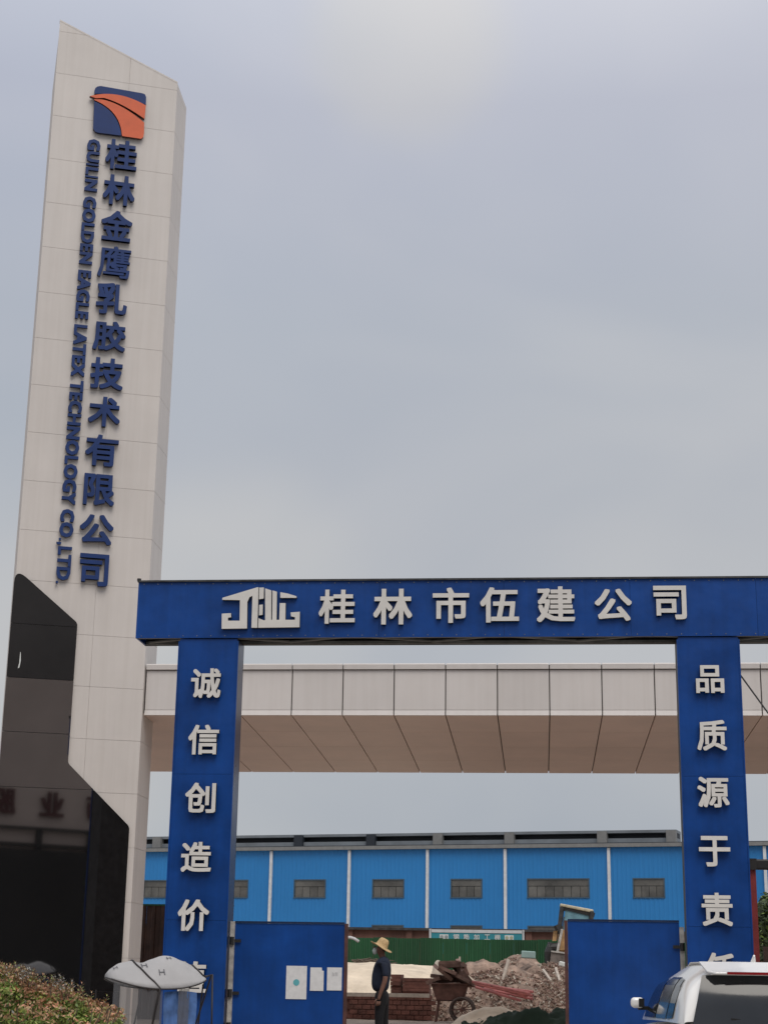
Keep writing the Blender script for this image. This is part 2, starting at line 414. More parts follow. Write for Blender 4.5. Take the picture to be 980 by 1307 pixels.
# dark lower panel: outline measured on the face, rounded corners
def rounded(pts, rads, n=6):
    out = []
    for i, p in enumerate(pts):
        r = rads[i]
        if r <= 0: out.append(p); continue
        a = Vector(pts[i-1])-Vector(p); b = Vector(pts[(i+1) % len(pts)])-Vector(p)
        a.normalize(); b.normalize(); an = a.angle(b); t = r/math.tan(an/2)
        p1 = Vector(p)+a*t; p2 = Vector(p)+b*t
        for k in range(n+1):
            f = k/n; out.append(tuple(p1*(1-f)**2+Vector(p)*2*f*(1-f)+p2*f*f))
    return out
of = .05
dp = [TP.uv(*q, of) for q in ((17, 722), (99, 794), (87, 974), (167, 1056))]
ur = TP.uv(160, 1160, of)[0]; ul = uA-.03
u_a = dp[0]; u1 = (dp[1][0]+dp[2][0])/2
def Lr(v): return v
top = TP.uv(18, 724, of)[1]; e2 = TP.uv(97.5, 795, of); e3 = TP.uv(89, 974, of); e4 = TP.uv(165.5, 1055, of)
uu = (e2[0]+e3[0])/2
poly = [(ul, 0.02), (e4[0], 0.02), (e4[0], e4[1]), (uu, e3[1]), (uu, e2[1]), (ul, top)]
poly = rounded(poly, [0, 0, .14, .14, .14, .16])
print('panel', poly[0], e4, e3, e2, top)
plv = [TP.uv(x, y, of)[1] for x, y in ((45, 797), (45, 866), (45, 935), (40, 1005))]
cuts = [99]+plv+[plv[3]-(plv[2]-plv[3])*3.55, -1]
for i in range(len(cuts)-1):
    P = clip(clip(poly, 0, 1, cuts[i]-.005), 0, -1, -(cuts[i+1]+.005))
    if len(P) < 3: continue
    m = MB(); m.prism([TP.w(u, v, .006) for u, v in P], TP.N*(of-.006), 0, 1)
    o = m.build('glass_panel', ['matte_black' if i < 2 else 'dark_glass', 'matte_black'], tw)
    o['label'] = 'matt black upper panel' if i < 2 else 'mirror dark glass panel'
# small torn pale scratch on the panel
s1 = [TP.uv(*q, of) for q in ((26.3, 832), (27, 833), (27, 843), (25.2, 852), (23.2, 853), (25, 846))]
m = MB(); m.prism([TP.w(u, v, of+.001) for u, v in s1], TP.N*.004); m.build('torn_film', 'print_white', tw)

# characters of the tower
tch = '桂林金鹰乳胶技术有限公司'
tbox = [(136, 177.5, 181, 222), (133, 175, 225, 266), (131, 172, 269, 310), (126, 169, 314, 357), (124, 165, 361, 404), (119, 162, 409.5, 450), (116.5, 160, 456.5, 499),
        (113, 155, 506, 547), (108.5, 152, 555, 598), (104, 145, 605, 648), (97.5, 142, 657, 698), (97, 135.5, 708, 752)]
cs = [TP.uv((a+b)/2, (c+d)/2-1.5, .1) for a, b, c, d in tbox]
n_ = len(cs); k_ = sum(range(n_))/n_
um = sum(c[0] for c in cs)/n_
vm = sum(c[1] for c in cs)/n_; slp = sum((i-k_)*c[1] for i, c in enumerate(cs))/sum((i-k_)**2 for i in range(n_))
us = sum((i-k_)*c[0] for i, c in enumerate(cs))/sum((i-k_)**2 for i in range(n_))
print('chars', um, us, vm, slp)
for i, ch in enumerate(tch):
    a, b, c, d = tbox[i]
    p0 = TP.uv(a, (c+d)/2, .1); p1 = TP.uv(b, (c+d)/2, .1); h0 = TP.uv((a+b)/2, c, .1)[1]; h1 = TP.uv((a+b)/2, d, .1)[1]
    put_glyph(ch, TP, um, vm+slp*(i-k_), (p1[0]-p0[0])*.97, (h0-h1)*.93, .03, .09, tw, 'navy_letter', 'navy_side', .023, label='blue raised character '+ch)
# English line, reading downwards
txt = 'GUILIN GOLDEN EAGLE LATEX TECHNOLOGY CO.,LTD.'
c = bpy.data.curves.new('line', 'FONT'); c.body = 'H'; c.size = 1
adv = []
def width(s):
    c.body = s; o = bpy.data.objects.new('t', c); COL.objects.link(o)
    me = bpy.data.meshes.new_from_object(o, depsgraph=bpy.context.evaluated_depsgraph_get()); bpy.data.objects.remove(o)
    xs = [v.co.x for v in me.vertices]; ys = [v.co.y for v in me.vertices]; r = (min(xs), max(xs), min(ys), max(ys)); bpy.data.meshes.remove(me); return r
va, vb = TP.uv(124, 179, .08)[1], TP.uv(68, 744, .08)[1]
ue = (TP.uv(124, 210, .08)[0]+TP.uv(77, 715, .08)[0])/2
capw = TP.uv(132.5, 205, .08)[0]-TP.uv(115.5, 205, .08)[0]
print('english', va, vb, ue, capw)
tot = width('H'+txt.replace(' ', 'I')+'H'); hx = width('HH')
full = width(txt)
kx = (va-vb)/(full[1]-full[0]); ky = capw/.72
for i, ch in enumerate(txt):
    if ch == ' ': continue
    pre = width(txt[:i+1]); own = width(ch)
    gw = own[1]-own[0]; right = pre[1]; cx = right-gw/2
    cy = (own[2]+own[3])/2
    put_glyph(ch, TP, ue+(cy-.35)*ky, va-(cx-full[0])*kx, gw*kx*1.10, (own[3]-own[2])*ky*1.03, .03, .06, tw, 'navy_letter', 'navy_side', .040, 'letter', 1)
# emblem (pixel outlines unprojected onto the face)
def Z7(x, y): return (100+x/6.227, 90+y/6.227)
def emb(name, pts, mt, ms, d0, dd):
    P = [TP.uv(*Z7(*q), .09) for q in pts]
    m = MB(); m.prism([TP.w(u, v, d0) for u, v in P], TP.N*dd, 0, 1); return m.build(name, [mt, ms], tw, bevel=0)
def bez(p0, p1, p2, n=8): return [tuple((1-t)**2*a+2*t*(1-t)*b+t*t*c_ for a, b, c_ in zip(p0, p1, p2)) for t in [k/n for k in range(n+1)]]
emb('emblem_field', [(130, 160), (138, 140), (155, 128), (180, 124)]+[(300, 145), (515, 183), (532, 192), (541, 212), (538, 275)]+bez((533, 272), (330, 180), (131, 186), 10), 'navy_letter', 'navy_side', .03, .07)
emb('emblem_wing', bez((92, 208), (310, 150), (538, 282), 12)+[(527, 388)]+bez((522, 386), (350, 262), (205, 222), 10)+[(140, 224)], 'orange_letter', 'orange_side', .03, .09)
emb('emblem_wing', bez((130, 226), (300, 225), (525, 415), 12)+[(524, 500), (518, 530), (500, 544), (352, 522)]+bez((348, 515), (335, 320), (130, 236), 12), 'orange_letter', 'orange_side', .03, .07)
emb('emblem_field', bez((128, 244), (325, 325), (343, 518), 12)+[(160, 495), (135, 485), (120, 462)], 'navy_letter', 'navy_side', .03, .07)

# ------------------------------------------------------------------ entrance canopy
CY = 34.0
x0c = B_.x+.03
jx = [-5.25+1.096*k for k in range(-2, 18)]
cp = thing('entrance_canopy', (0, CY, 0), 'long off white entrance canopy with brown soffit joining the sign tower', 'canopy')
zt_, zc, zb = 7.90, 7.78, 6.80
edges = [x0c]+jx
drop = .036; DEP = 7.8
m = MB(); m.prism([(x0c, CY+.03, zt_-.02), (x0c, CY+.03, zb+.05), (x0c, CY+DEP-.02, zb+.05-drop*DEP), (x0c, CY+DEP-.02, zt_-.3)], (edges[-1]-x0c, 0, 0)); m.build('core_frame', 'joint', cp)
gw = .012
soff_meshes = None
for i in range(len(edges)-1):
    a, b = edges[i]+gw, edges[i+1]-gw
    if i == 0: a = edges[0]+.002
    m = MB(); m.prism([(a, CY-.05, zc), (a, CY+.05, zc), (a, CY+.05, zt_), (a, CY-.05, zt_), (a, CY-.06, zt_-.02)], (b-a, 0, 0)); m.build('cap_panel', 'canopy_white', cp)
    m = MB(); m.prism([(a, CY, zb+.11), (a, CY+.028, zb+.11), (a, CY+.028, zc-.015), (a, CY, zc-.015)], (b-a, 0, 0)); m.build('fascia_panel', 'canopy_white', cp, bevel=.006)
    m = MB(); m.prism([(a, CY-.025, zb-.005), (a, CY+.028, zb-.005), (a, CY+.028, zb+.105), (a, CY, zb+.105)], (b-a, 0, 0)); m.build('edge_trim', 'canopy_white', cp)
    for k in range(4):
        y0, y1 = CY+.035+k*DEP/4, CY+.02+(k+1)*DEP/4
        z0, z1 = zb-drop*(y0-CY), zb-drop*(y1-CY)
        m = MB()
        if i == 0:
            def lx(y): return TP.w(0, 0).x+dirS.x*(y-TP.w(0, 0).y)/dirS.y+.01 if y <= Cw.y+.02 else Cw.x-2.2
            ys_ = sorted({y0, y1}|({Cw.y+.02, Cw.y+.03} if y0 < Cw.y+.02 < y1 else set()))
            P = [(lx(y), y, zb-drop*(y-CY)) for y in ys_]+[(b, y1, z1), (b, y0, z0)]
            m.prism(P, (0, 0, .045))
        else: m.prism([(a, y0, z0), (a, y1, z1), (a, y1, z1+.045), (a, y0, z0+.045)], (b-a, 0, 0))
        m.build('soffit_panel', 'soffit', cp)
# second support of the canopy, to the right beyond the picture
m = MB(); m.box((edges[-1]+1.0, CY+4, 4.2), (2.0, 8.2, 8.4)); m.build('support_wall', 'tower_white', cp)

# ------------------------------------------------------------------ warehouse
ze = 9.3
wa = hz(347, 1083.5, ze); wb = hz(860, 1078, ze)
WA = math.atan2(wb.y-wa.y, wb.x-wa.x)
WP = Plane((wa.x, wa.y, 0), WA)
wh = thing('warehouse', WP.w(30, 0), 'long bright blue metal warehouse with white downpipes and dark windows behind the site', 'warehouse')
def WU(px, py=1100): return WP.uv(px, py)[0]
cols = [WU(p) for p in (347, 446.5, 546, 645, 777, 877, 976)]
bay = cols[1]-cols[0]
cols = [cols[0]-bay*k for k in (4, 3, 2, 1)]+cols+[cols[-1]+bay*k for k in (1, 2, 3)]
vv = WP.uv(600, 1080.5)[1]; print('warehouse', wa, wb, bay, vv)
def bx(pl, u0, u1, v0, v1, d0, d1, m=None, mi=0):
    m = m or MB(); m.prism([pl.w(u0, v0, d0), pl.w(u1, v0, d0), pl.w(u1, v1, d0), pl.w(u0, v1, d0)], pl.N*(d1-d0), mi); return m
m = MB(); dz = 26
m.prism([WP.w(cols[0], 0, -.3), WP.w(cols[0], ze-.1, -.3), WP.w(cols[0], ze+.9, -dz/2), WP.w(cols[0], ze-.1, -dz), WP.w(cols[0], 0, -dz)], WP.U*(cols[-1]-cols[0])); m.build('inner_hall', 'wh_grey', wh)
w1t, w1b = WP.uv(600, 1121.5)[1], WP.uv(600, 1146.5)[1]
w2t = WP.uv(600, 1181)[1]; w2b = w2t-(w1t-w1b)*1.2
wins = []
for i in range(len(cols)-1):
    c0, c1 = cols[i], cols[i+1]
    if i == 8-1: wu0, wu1 = WU(672), WU(751.5)
    else: mid = (c0+c1)/2; wu0, wu1 = mid-(c1-c0)*.205, mid+(c1-c0)*.205
    wins.append((wu0, wu1))
    # corrugated wall skin with openings
    m = MB()
    def rib(u0, u1, v0, v1):
        if v1-v0 < .02: return
        n = max(2, int((u1-u0)/.26)); st = (u1-u0)/n
        prof = []
        for k in range(n):
            uu_ = u0+k*st
            prof += [(uu_, 0), (uu_+st*.55, 0), (uu_+st*.65, .018), (uu_+st*.9, .018)]
        prof.append((u1, 0))
        for (a, da), (b, db) in zip(prof[:-1], prof[1:]):
            m.poly([WP.w(a, v0, da), WP.w(b, v0, db), WP.w(b, v1, db), WP.w(a, v1, da)])
    e = .06
    rib(c0+e, wu0, 0, ze-.12); rib(wu1, c1-e, 0, ze-.12)
    rib(wu0, wu1, w1t, ze-.12); rib(wu0, wu1, w2t, w1b); rib(wu0, wu1, 0, w2b)
    m.build('wall_panel', 'wh_blue', wh)
    for (vt, vb_) in ((w1t, w1b), (w2t, w2b)):
        m = MB(); t = .07
        bx(WP, wu0, wu1, vt-t, vt, -.12, .02, m); bx(WP, wu0, wu1, vb_, vb_+t, -.12, .06, m)
        bx(WP, wu0, wu0+t, vb_+t, vt-t, -.12, .02, m); bx(WP, wu1-t, wu1, vb_+t, vt-t, -.12, .02, m)
        wf = m.build('window', 'wh_frame', wh)
        np_ = max(4, round((wu1-wu0)/.55)); ww = (wu1-wu0-2*t)/np_
        for k in range(np_):
            a = wu0+t+k*ww
            bx(WP, a+.015, a+ww-.015, vb_+t+.01, vt-t-(vt-vb_)*.34, -.09, -.06).build('pane', 'wh_pane', wf)
        bx(WP, wu0+t, wu1-t, vt-t-(vt-vb_)*.32, vt-t, -.08, -.04).build('pane', 'wh_pane', wf)
    if 0 < i: bx(WP, c0-.09, c0+.09, 0, ze-.16, .01, .16).build('downpipe', 'wh_white', wh)
    # louvred ridge vent over the eave
bx(WP, cols[0], cols[-1], ze-.12, ze+.10, -.2, .30).build('gutter', 'wh_trim', wh)
bx(WP, cols[0], cols[-1], ze+.101, ze+.15, -.25, .18).build('gutter_edge', 'wh_slot', wh)
# ventilator strip: two rails, dark slot, grey blocks
DV = -1.2
vt_top = WP.uv(600, 1062.5, DV)[1]; vt_bot = ze+.15
uE = WP.uv(863, 1070, DV)[0]
hV = vt_top-vt_bot
bx(WP, cols[0], uE, vt_top-hV*.20, vt_top, DV-1.6, DV+.1).build('ventilator_rail', 'wh_grey', wh)
bx(WP, cols[0], uE, vt_bot-.1, vt_bot+hV*.42, DV-1.6, DV+.05).build('ventilator_rail', 'wh_grey', wh)
bx(WP, cols[0], uE, vt_bot+hV*.42, vt_top-hV*.20, DV-1.5, DV-.6).build('ventilator_slot', 'wh_slot', wh)
for px in (120, 203, 283, 383, 475, 560, 651, 769, 857):
    u_ = WP.uv(px, 1070, DV)[0]; dark = px in (383, 475)
    bx(WP, u_-.30, u_+.30, vt_bot-.05, vt_top-.06, DV-.2, DV+.35).build('ventilator_block', 'wh_slot' if dark else 'wh_trim', wh)

# ------------------------------------------------------------------ boundary walls, fence, banner
def yz(py, Y, px=600): return hy(px, py, Y).z
def xy(px, py, Y): return hy(px, py, Y).x
YW = 84
bwl = thing('boundary_wall', (0, YW, 0), 'long red brown boundary wall behind the green corrugated fence', 'wall')
zt2 = yz(1188.5, YW); xs = xy(150, 1190, YW)
k = 0
while xs < xy(1200, 1190, YW):
    m = MB(); m.box((xs+1.5, YW+.1, zt2/2), (2.96, .2, zt2)); m.build('wall_section', 'brown_wall', bwl)
    m = MB(); m.box((xs, YW+.05, zt2/2), (.3, .34, zt2+.02)); m.build('pier', 'brown_wall', bwl)
    xs += 3
m = MB(); m.box((xy(675, 1190, YW), YW, zt2+.06), (95, .5, .12)); m.build('coping', 'dark_steel', bwl)
YF = 66
gf = thing('green_fence', (0, YF, .3), 'green corrugated metal fence at the back of the building site', 'fence')
zf = yz(1198.5, YF)
def corr(mb, x0, x1, y, z0, z1, pitch, dep):
    n = max(1, round((x1-x0)/pitch)); st = (x1-x0)/n; pr = []
    for k in range(n): pr += [(x0+k*st, 0), (x0+k*st+st*.5, 0), (x0+k*st+st*.62, -dep), (x0+k*st+st*.88, -dep)]
    pr.append((x1, 0))
    for (a, da), (b, db) in zip(pr[:-1], pr[1:]): mb.poly([(a, y+da, z0), (b, y+db, z0), (b, y+db, z1), (a, y+da, z1)])
xs = xy(300, 1200, YF)
while xs < xy(900, 1200, YF):
    m = MB(); corr(m, xs, xs+.92, YF+random.uniform(-.03, .03), .25, zf+random.uniform(-.015, .02), .19, .04); m.build('fence_sheet', 'green_sheet', gf); xs += .925
m = MB(); m.box((xy(600, 1200, YF), YF+.1, zf-.1), (18, .06, .08)); m.box((xy(600, 1200, YF), YF+.1, .9), (18, .06, .08)); m.build('rail', 'dark_steel', gf)
YB = 67.5
bx0, bx1 = xy(550.5, 1194, YB), xy(666, 1194, YB); bt, bb = yz(1191, YB), yz(1201.5, YB)
bn = thing('banner_sign', ((bx0+bx1)/2, YB, .3), 'teal banner with white characters above the green fence', 'banner')
BP = Plane((bx0, YB, 0), 0)
m = MB(); m.box(((bx0+bx1)/2, YB, (bt+bb-.5)/2), (bx1-bx0, .04, bt-bb+.5)); m.build('board', 'banner_teal', bn)
m = MB(); m.box(((bx0+bx1)/2, YB+.01, bt+.07), (bx1-bx0+.06, .1, .12)); m.box((bx1+.05, YB+.01, (bt+bb)/2), (.08, .1, bt-bb+.3)); m.box((bx0-.05, YB+.01, (bt+bb)/2), (.08, .1, bt-bb+.3)); m.build('board_frame', 'wh_white', bn)
for x in (bx0+.3, bx1-.3): MB().box((x, YB+.1, bb/2), (.08, .08, bb)).build('post', 'dark_steel', bn)
for ch, px in zip('钢筋加工棚', (582, 595, 608, 621.5, 634.5)):
    put_glyph(ch, BP, xy(px, 1196, YB)-bx0, (bt+bb)/2+.01, .225, .21, .022, .02, bn, 'print_white', 'print_white', .02, label='white printed character '+ch)
for px, mt in ((566.5, 'print_grey'), (649.5, 'print_tan')):
    x = xy(px, 1196, YB)
    m = MB(); m.box((x, YB-.025, (bt+bb)/2), (.36, .012, .2)); o = m.build('crest', 'print_white', bn)
    m = MB(); m.tube([(x-.09, YB-.033, (bt+bb)/2), (x-.09, YB-.037, (bt+bb)/2)], .065, 10); m.tube([(x+.09, YB-.033, (bt+bb)/2), (x+.09, YB-.037, (bt+bb)/2)], .065, 10); m.build('crest_mark', mt, o)
# rusty wall left of the gate
YR = 42
rx0, rx1 = xy(150, 1180, YR), xy(262, 1180, YR); rz = yz(1156, YR, 195)
rw = thing('rusty_hoarding', ((rx0+rx1)/2, YR, .3), 'dark rusty corrugated hoarding seen between the sign tower and left gate pillar', 'fence')
xs = rx0
while xs < rx1:
    m = MB(); corr(m, xs, xs+.75, YR, .2, rz, .25, .035); m.build('fence_sheet', 'rust_wall', rw); xs += .752
m = MB(); m.box(((rx0+xs)/2, YR, rz+.02), (xs-rx0, .08, .04)); m.build('cap_rail', 'green_sheet', rw)

# ------------------------------------------------------------------ site heaps
def heap(name, mt, cx, cy, rx, ry, h, base, seed, rough_, label, cat, n=44, kind=None, p=1.3, parent=None):
    vs = []; fs = []
    for j in range(n+1):
        for i in range(n+1):
            u = -1+2*i/n; v = -1+2*j/n; d = math.hypot(u, v)
            hh = max(0, 1-d**p)*h
            q = Vector((cx+u*rx, cy+v*ry, seed))
            hh += rough_*(noise.fractal(q*.9, 1, 2, 5))*min(1, hh*2/h)+rough_*.3*noise.noise(q*4)*min(1, hh*3/h)
            vs.append((cx+u*rx, cy+v*ry, base+max(hh, -.05)-(0.3 if d > 1.02 else 0)))
    for j in range(n):
        for i in range(n):
            a = j*(n+1)+i; fs.append((a, a+1, a+n+2, a+n+1))
    m = MB(); m.mesh(vs, fs); o = m.build(name, mt, parent, smooth=True)
    tag(o, label, cat, kind=kind); return o
def chunks(name, mats, n, fn, smin, smax, parent=None, kind='stuff'):
    mb = MB()
    for i in range(n):
        p = fn(); s = random.uniform(smin, smax); rot = Matrix.Rotation(random.uniform(0, 6.28), 3, Vector((random.gauss(0, 1), random.gauss(0, 1), random.gauss(0, 1)+.01)).normalized())
        mb.box(p, (s*random.uniform(.6, 1.8), s*random.uniform(.5, 1.1), s*random.uniform(.3, .8)), rot, random.randrange(len(mats)))
    o = mb.build(name, mats, parent)
    if kind: o['kind'] = kind
    return o
YS = 57
sx0, sx1 = xy(425, 1240, YS), xy(590, 1240, YS)
sand = heap('sand_heap', 'sand', (sx0+sx1)/2-.4, YS-1, 4.4, 7, yz(1231, YS, 500)-.2, .2, 3, .12, 'pale cream heap of sand behind the worker in straw hat', 'sand heap', p=3.2)
# fine crumbs are part of the rubble
YQ = 57
rc = [(610, 1231, 54, 2.3, 3.2, 5.0), (662, 1222, 58, 2.2, 3.6, 7.0), (705, 1232, 55, 3.2, 4.0, 9.0), (640, 1240, 50, 3.2, 3.6, 12.)]
rb = thing('rubble_heap', (xy(655, 1240, 55), 55, .3), 'long reddish grey rubble heap in the middle of the site', 'rubble heap')
hs_ = []
for (px, py, Y, rx, ry, sd_) in rc:
    cx = xy(px, py, Y); h = yz(py, Y, px)-.2
    o = heap('mound', 'rubble', cx, Y, rx, ry, h, .2, sd_, .28, None, None, 50, parent=rb, p=1.6); hs_.append((cx, Y, rx, ry, h))
def onheap():
    cx, Y, rx, ry, h = random.choice(hs_); a = random.uniform(0, 6.28); d = math.sqrt(random.random())
    u, v = d*math.cos(a), d*math.sin(a)
    return Vector((cx+u*rx, Y+v*ry, .2+max(0, 1-d**1.6)*h+random.uniform(-.03, .10)))
chunks('broken_brick', ['rubble', 'rubble_pale', 'load_brown', 'rubble', 'load_brown'], 27000, onheap, .015, .075, rb)
# loose items on the heap
def stick(p, q, r, mt, name, label, cat, grp=None):
    m = MB(); m.tube([p, q], [r, r*.8], 6); o = m.build(name, mt); tag(o, label, cat, grp); return o
stick(hy(649, 1225, 49), hy(636, 1268, 48.6), .055, 'wood_pale', 'wooden_pole', 'pale wooden pole leaning upright out of the rubble heap', 'pole')
stick(hy(693, 1238, 50), hy(703, 1252, 49), .045, 'wood_pale', 'wooden_stick', 'left one of two short pale sticks lying on rubble near right gate leaf', 'stick', 'short sticks on the rubble')
stick(hy(709, 1236, 50), hy(714, 1252, 49), .045, 'wood_pale', 'wooden_stick', 'right one of two short pale sticks, nearest the right gate leaf', 'stick', 'short sticks on the rubble')
stick(hy(586.5, 1221, 53), hy(587, 1240, 53), .03, 'wood_pale', 'thin_stake', 'thin pale stake standing up behind the loaded handcart', 'stake')
stick(hy(596, 1246, 46), hy(613, 1259, 45), .05, 'sand', 'pale_plank', 'pale plank sloping down from the load of the handcart', 'plank')
def slabbox(name, px0, px1, py0, py1, Y, dpt, mt, label, cat, rz_=0):
    a = hy(px0, py1, Y); b = hy(px1, py0, Y); m = MB()
    rot = Matrix.Rotation(rz_, 3, 'Y')
    m.box(((a.x+b.x)/2, Y+dpt/2, (a.z+b.z)/2), (b.x-a.x, dpt, b.z-a.z), rot); o = m.build(name, mt, bevel=.03); return tag(o, label, cat)
slabbox('concrete_block', 665, 683, 1214, 1223, 54, .8, 'slab_teal', 'pale greenish block lying on top of the rubble heap', 'block', R(3))
slabbox('foam_sheet', 713, 725, 1228, 1234, 50, .5, 'print_white', 'white crumpled sheet on the rubble beside the right gate leaf', 'sheet', R(14))
m = MB(); bmv = []
o = heap('boulder', 'rubble_pale', xy(559, 1232, 52), 52, .24, .24, yz(1226, 52)-1.35, 1.35, 8, .02, 'single pale rounded lump on the sand beside the handcart load', 'boulder', 14, p=2.5)
# steel pipes
for k, (a, b) in enumerate((((603, 1253), (676, 1268)), ((606, 1256), (679, 1271)), ((612, 1255), (672, 1272)), ((607, 1260), (664, 1277)), ((618, 1262), (679, 1275)), ((615, 1258), (680, 1266)))):
    words = ['uppermost', 'second', 'third', 'lowest', 'fifth', 'rightmost'][k]
    p, q = hy(*a, 44+k*.15), hy(*b, 43+k*.15)
    m = MB(); m.tube([p, q], .035, 8); tag(m.build('steel_tube', 'pink_steel'), 'faded red steel scaffold tube in the bundle lying before the rubble heap', 'steel tube', 'red steel tubes in a loose bundle')
m = MB(); vs = []; fs = []
c0 = hy(708, 1276, 40)
for j in range(41):
    for i in range(81):
        x = c0.x-2.2+4.4*i/80; y = 39.4+1.6*j/40
        vs.append((x, y, .35+.36*math.exp(-((x-c0.x)/1.5)**4)*math.exp(-((j-20)/14)**4)+.16*noise.noise(Vector((x*3, y*3, 0)))+.10*abs(noise.noise(Vector((x*6, y*9, 3))))+.03*noise.noise(Vector((x*20, y*20, 3)))))
for j in range(40):
    for i in range(80):
        a = j*81+i; fs.append((a, a+1, a+82, a+81))
m.mesh(vs, fs); tag(m.build('tarpaulin', 'net_green', smooth=True), 'crumpled dark green tarpaulin at the foot of the rubble near the right leaf', 'tarpaulin')
m = MB(); m.tube([hy(x, y, 34) for x, y in ((441, 1197), (447, 1196.5), (452, 1198), (458, 1202))], .03, 8); m.tube([hy(441, 1197, 34), V3(hy(441, 1197, 34).x, 34, .3)], .03, 8); tag(m.build('bent_pipe', 'wh_white', smooth=True), 'white pipe with bent top beside the left gate leaf', 'pipe')
m = MB()
for k in range(46):
    x0 = xy(446, 1230, 62)+random.random()*1.1; y0 = 62+random.random()*.8; z0 = yz(1228, 62, 460)+random.uniform(-.15, .1)
    m.tube([(x0, y0, z0), (x0+random.uniform(.2, .6), y0, z0+random.uniform(-.12, .10)), (x0+random.uniform(.5, .95), y0, z0+random.uniform(-.25, .03))], [.03, .025, .012], 5)
o = m.build('brushwood', 'bark'); o['kind'] = 'stuff'; tag(o, 'low heap of dark branches on the sand against the green fence, left of the worker', 'brushwood')
heap('sand_spill', 'sand', xy(625, 1275, 41.5), 41.5, 1.1, 1.5, .42, .25, 6, .16, 'small pale sand spill in front of the red steel tubes', 'sand heap', 40, p=2.6)
# board stacks
def stack(px0, px1, pyt, Y, label):
    a, b = xy(px0, pyt, Y), xy(px1, pyt, Y); z1 = yz(pyt, Y, px0)
    t = thing('board_stack', ((a+b)/2, Y, .3), label, 'board stack', 'stacks of brown boards beside the handcart')
    n = 11; st = (z1-.4)/n
    for k in range(n):
        m = MB(); dx = random.uniform(-.015, .015)
        m.box(((a+b)/2+dx, Y+.45+random.uniform(-.03, .03), .4+st*(k+.5)), (b-a, .9, st*.93)); m.build('board', 'brick_brown', t)
    MB().box(((a+b)/2, Y+.45, .4+(z1-.45)/2), (b-a-.08, .82, z1-.45)).build('inner_boards', 'brick_brown', t)
    m = MB()
    for q in (-.35, .35): m.box(((a+b)/2+(b-a)*q, Y+.45, .35), (.08, .85, .1))
    m.build('bearer', 'wood_pale', t)
stack(498.5, 512, 1243.5, 47, 'narrow taller stack of red brown boards just behind the worker')
stack(513.5, 547.5, 1248, 47, 'wide lower stack of red brown boards left of the handcart')
# handcart
YC = 45
def cart():
    cx = xy(578, 1260, YC); gz = .3
    t = thing('handcart', (cx, YC, gz), 'rusty two wheeled handcart piled with brown formwork boards', 'handcart')
    w_, top_ = (xy(604, 1260, YC)-xy(549, 1260, YC)), yz(1256, YC, 578)
    h = .42
    m = MB(); x0, x1 = cx-w_/2, cx+w_/2-.2
    m.prism([(x0, YC-.38, top_), (x1, YC-.38, top_), (x1-.12, YC-.38, top_-h), (x0+.16, YC-.38, top_-h)], (0, .03, 0))
    m.prism([(x0, YC+.38, top_), (x1, YC+.38, top_), (x1-.12, YC+.38, top_-h), (x0+.16, YC+.38, top_-h)], (0, .03, 0))
    m.prism([(x0, YC-.35, top_), (x0, YC+.38, top_), (x0+.16, YC+.38, top_-h), (x0+.16, YC-.35, top_-h)], (.03, 0, 0))
    m.prism([(x1, YC-.35, top_), (x1, YC+.38, top_), (x1-.12, YC+.38, top_-h), (x1-.12, YC-.35, top_-h)], (.03, 0, 0))
    m.box(((x0+x1)/2, YC, top_-h), (x1-x0-.28, .76, .03)); m.build('tray', 'cart_rust', t)
    m = MB(); m.tube([(x0-.03, YC-.4, top_), (x1+.03, YC-.4, top_)], .022); m.tube([(x0, YC+.4, top_), (x1, YC+.4, top_)], .022); m.build('rim', 'cart_rust', t)
    for s in (-1, 1):
        wc = Vector((xy(590, 1276, YC), YC+s*.47, .3+.33)); wb_ = MB()
        ring = [wc+Vector((math.cos(a)*.30, 0, math.sin(a)*.30)) for a in [2*math.pi*i/24 for i in range(25)]]
        wb_.tube(ring, .035, 8, caps=False); wo_ = wb_.build('wheel', 'tyre_dust', t, smooth=True)
        sp_ = MB(); sp_.tube([wc-Vector((0, .05, 0)), wc+Vector((0, .05, 0))], .05, 10)
        for i in range(10):
            a = 2*math.pi*i/10; sp_.tube([wc, wc+Vector((math.cos(a)*.28, 0, math.sin(a)*.28))], .009, 5)
        sp_.build('spokes', 'cart_rust', wo_)
    m = MB(); m.tube([(xy(590, 1276, YC), YC-.47, .63), (xy(590, 1276, YC), YC+.47, .63)], .025); m.build('axle', 'dark_steel', t)
    for s in (-1, 1):
        m = MB(); m.tube([(x1, YC+s*.33, top_-.05), (x1+.35, YC+s*.33, top_-.06), (x1+.75, YC+s*.32, top_-.22), (x1+.9, YC+s*.31, top_-.32)], .02); m.build('handle', 'cart_rust', t)
        m = MB(); m.tube([(x0+.2, YC+s*.33, top_-h), (x0+.12, YC+s*.33, .3)], .02); m.build('leg', 'cart_rust', t)
    return x0, x1, top_
cx0, cx1, ctop = cart()
ldspots = [(556, 1251, 20, .42), (563, 1247, -8, .5), (575, 1250, 3, .7), (588, 1250, -25, .6), (597, 1249, -50, .45), (565, 1241, -38, .5), (580, 1245, 10, .55), (590, 1242, -60, .5), (572, 1240, -20, .5),
           (583, 1238, -50, .45), (577, 1233, 4, .5), (586, 1234, -80, .35), (593, 1237, -65, .35), (568, 1236, -45, .3), (573, 1229.5, 2, .55), (582, 1231, -5, .45)]
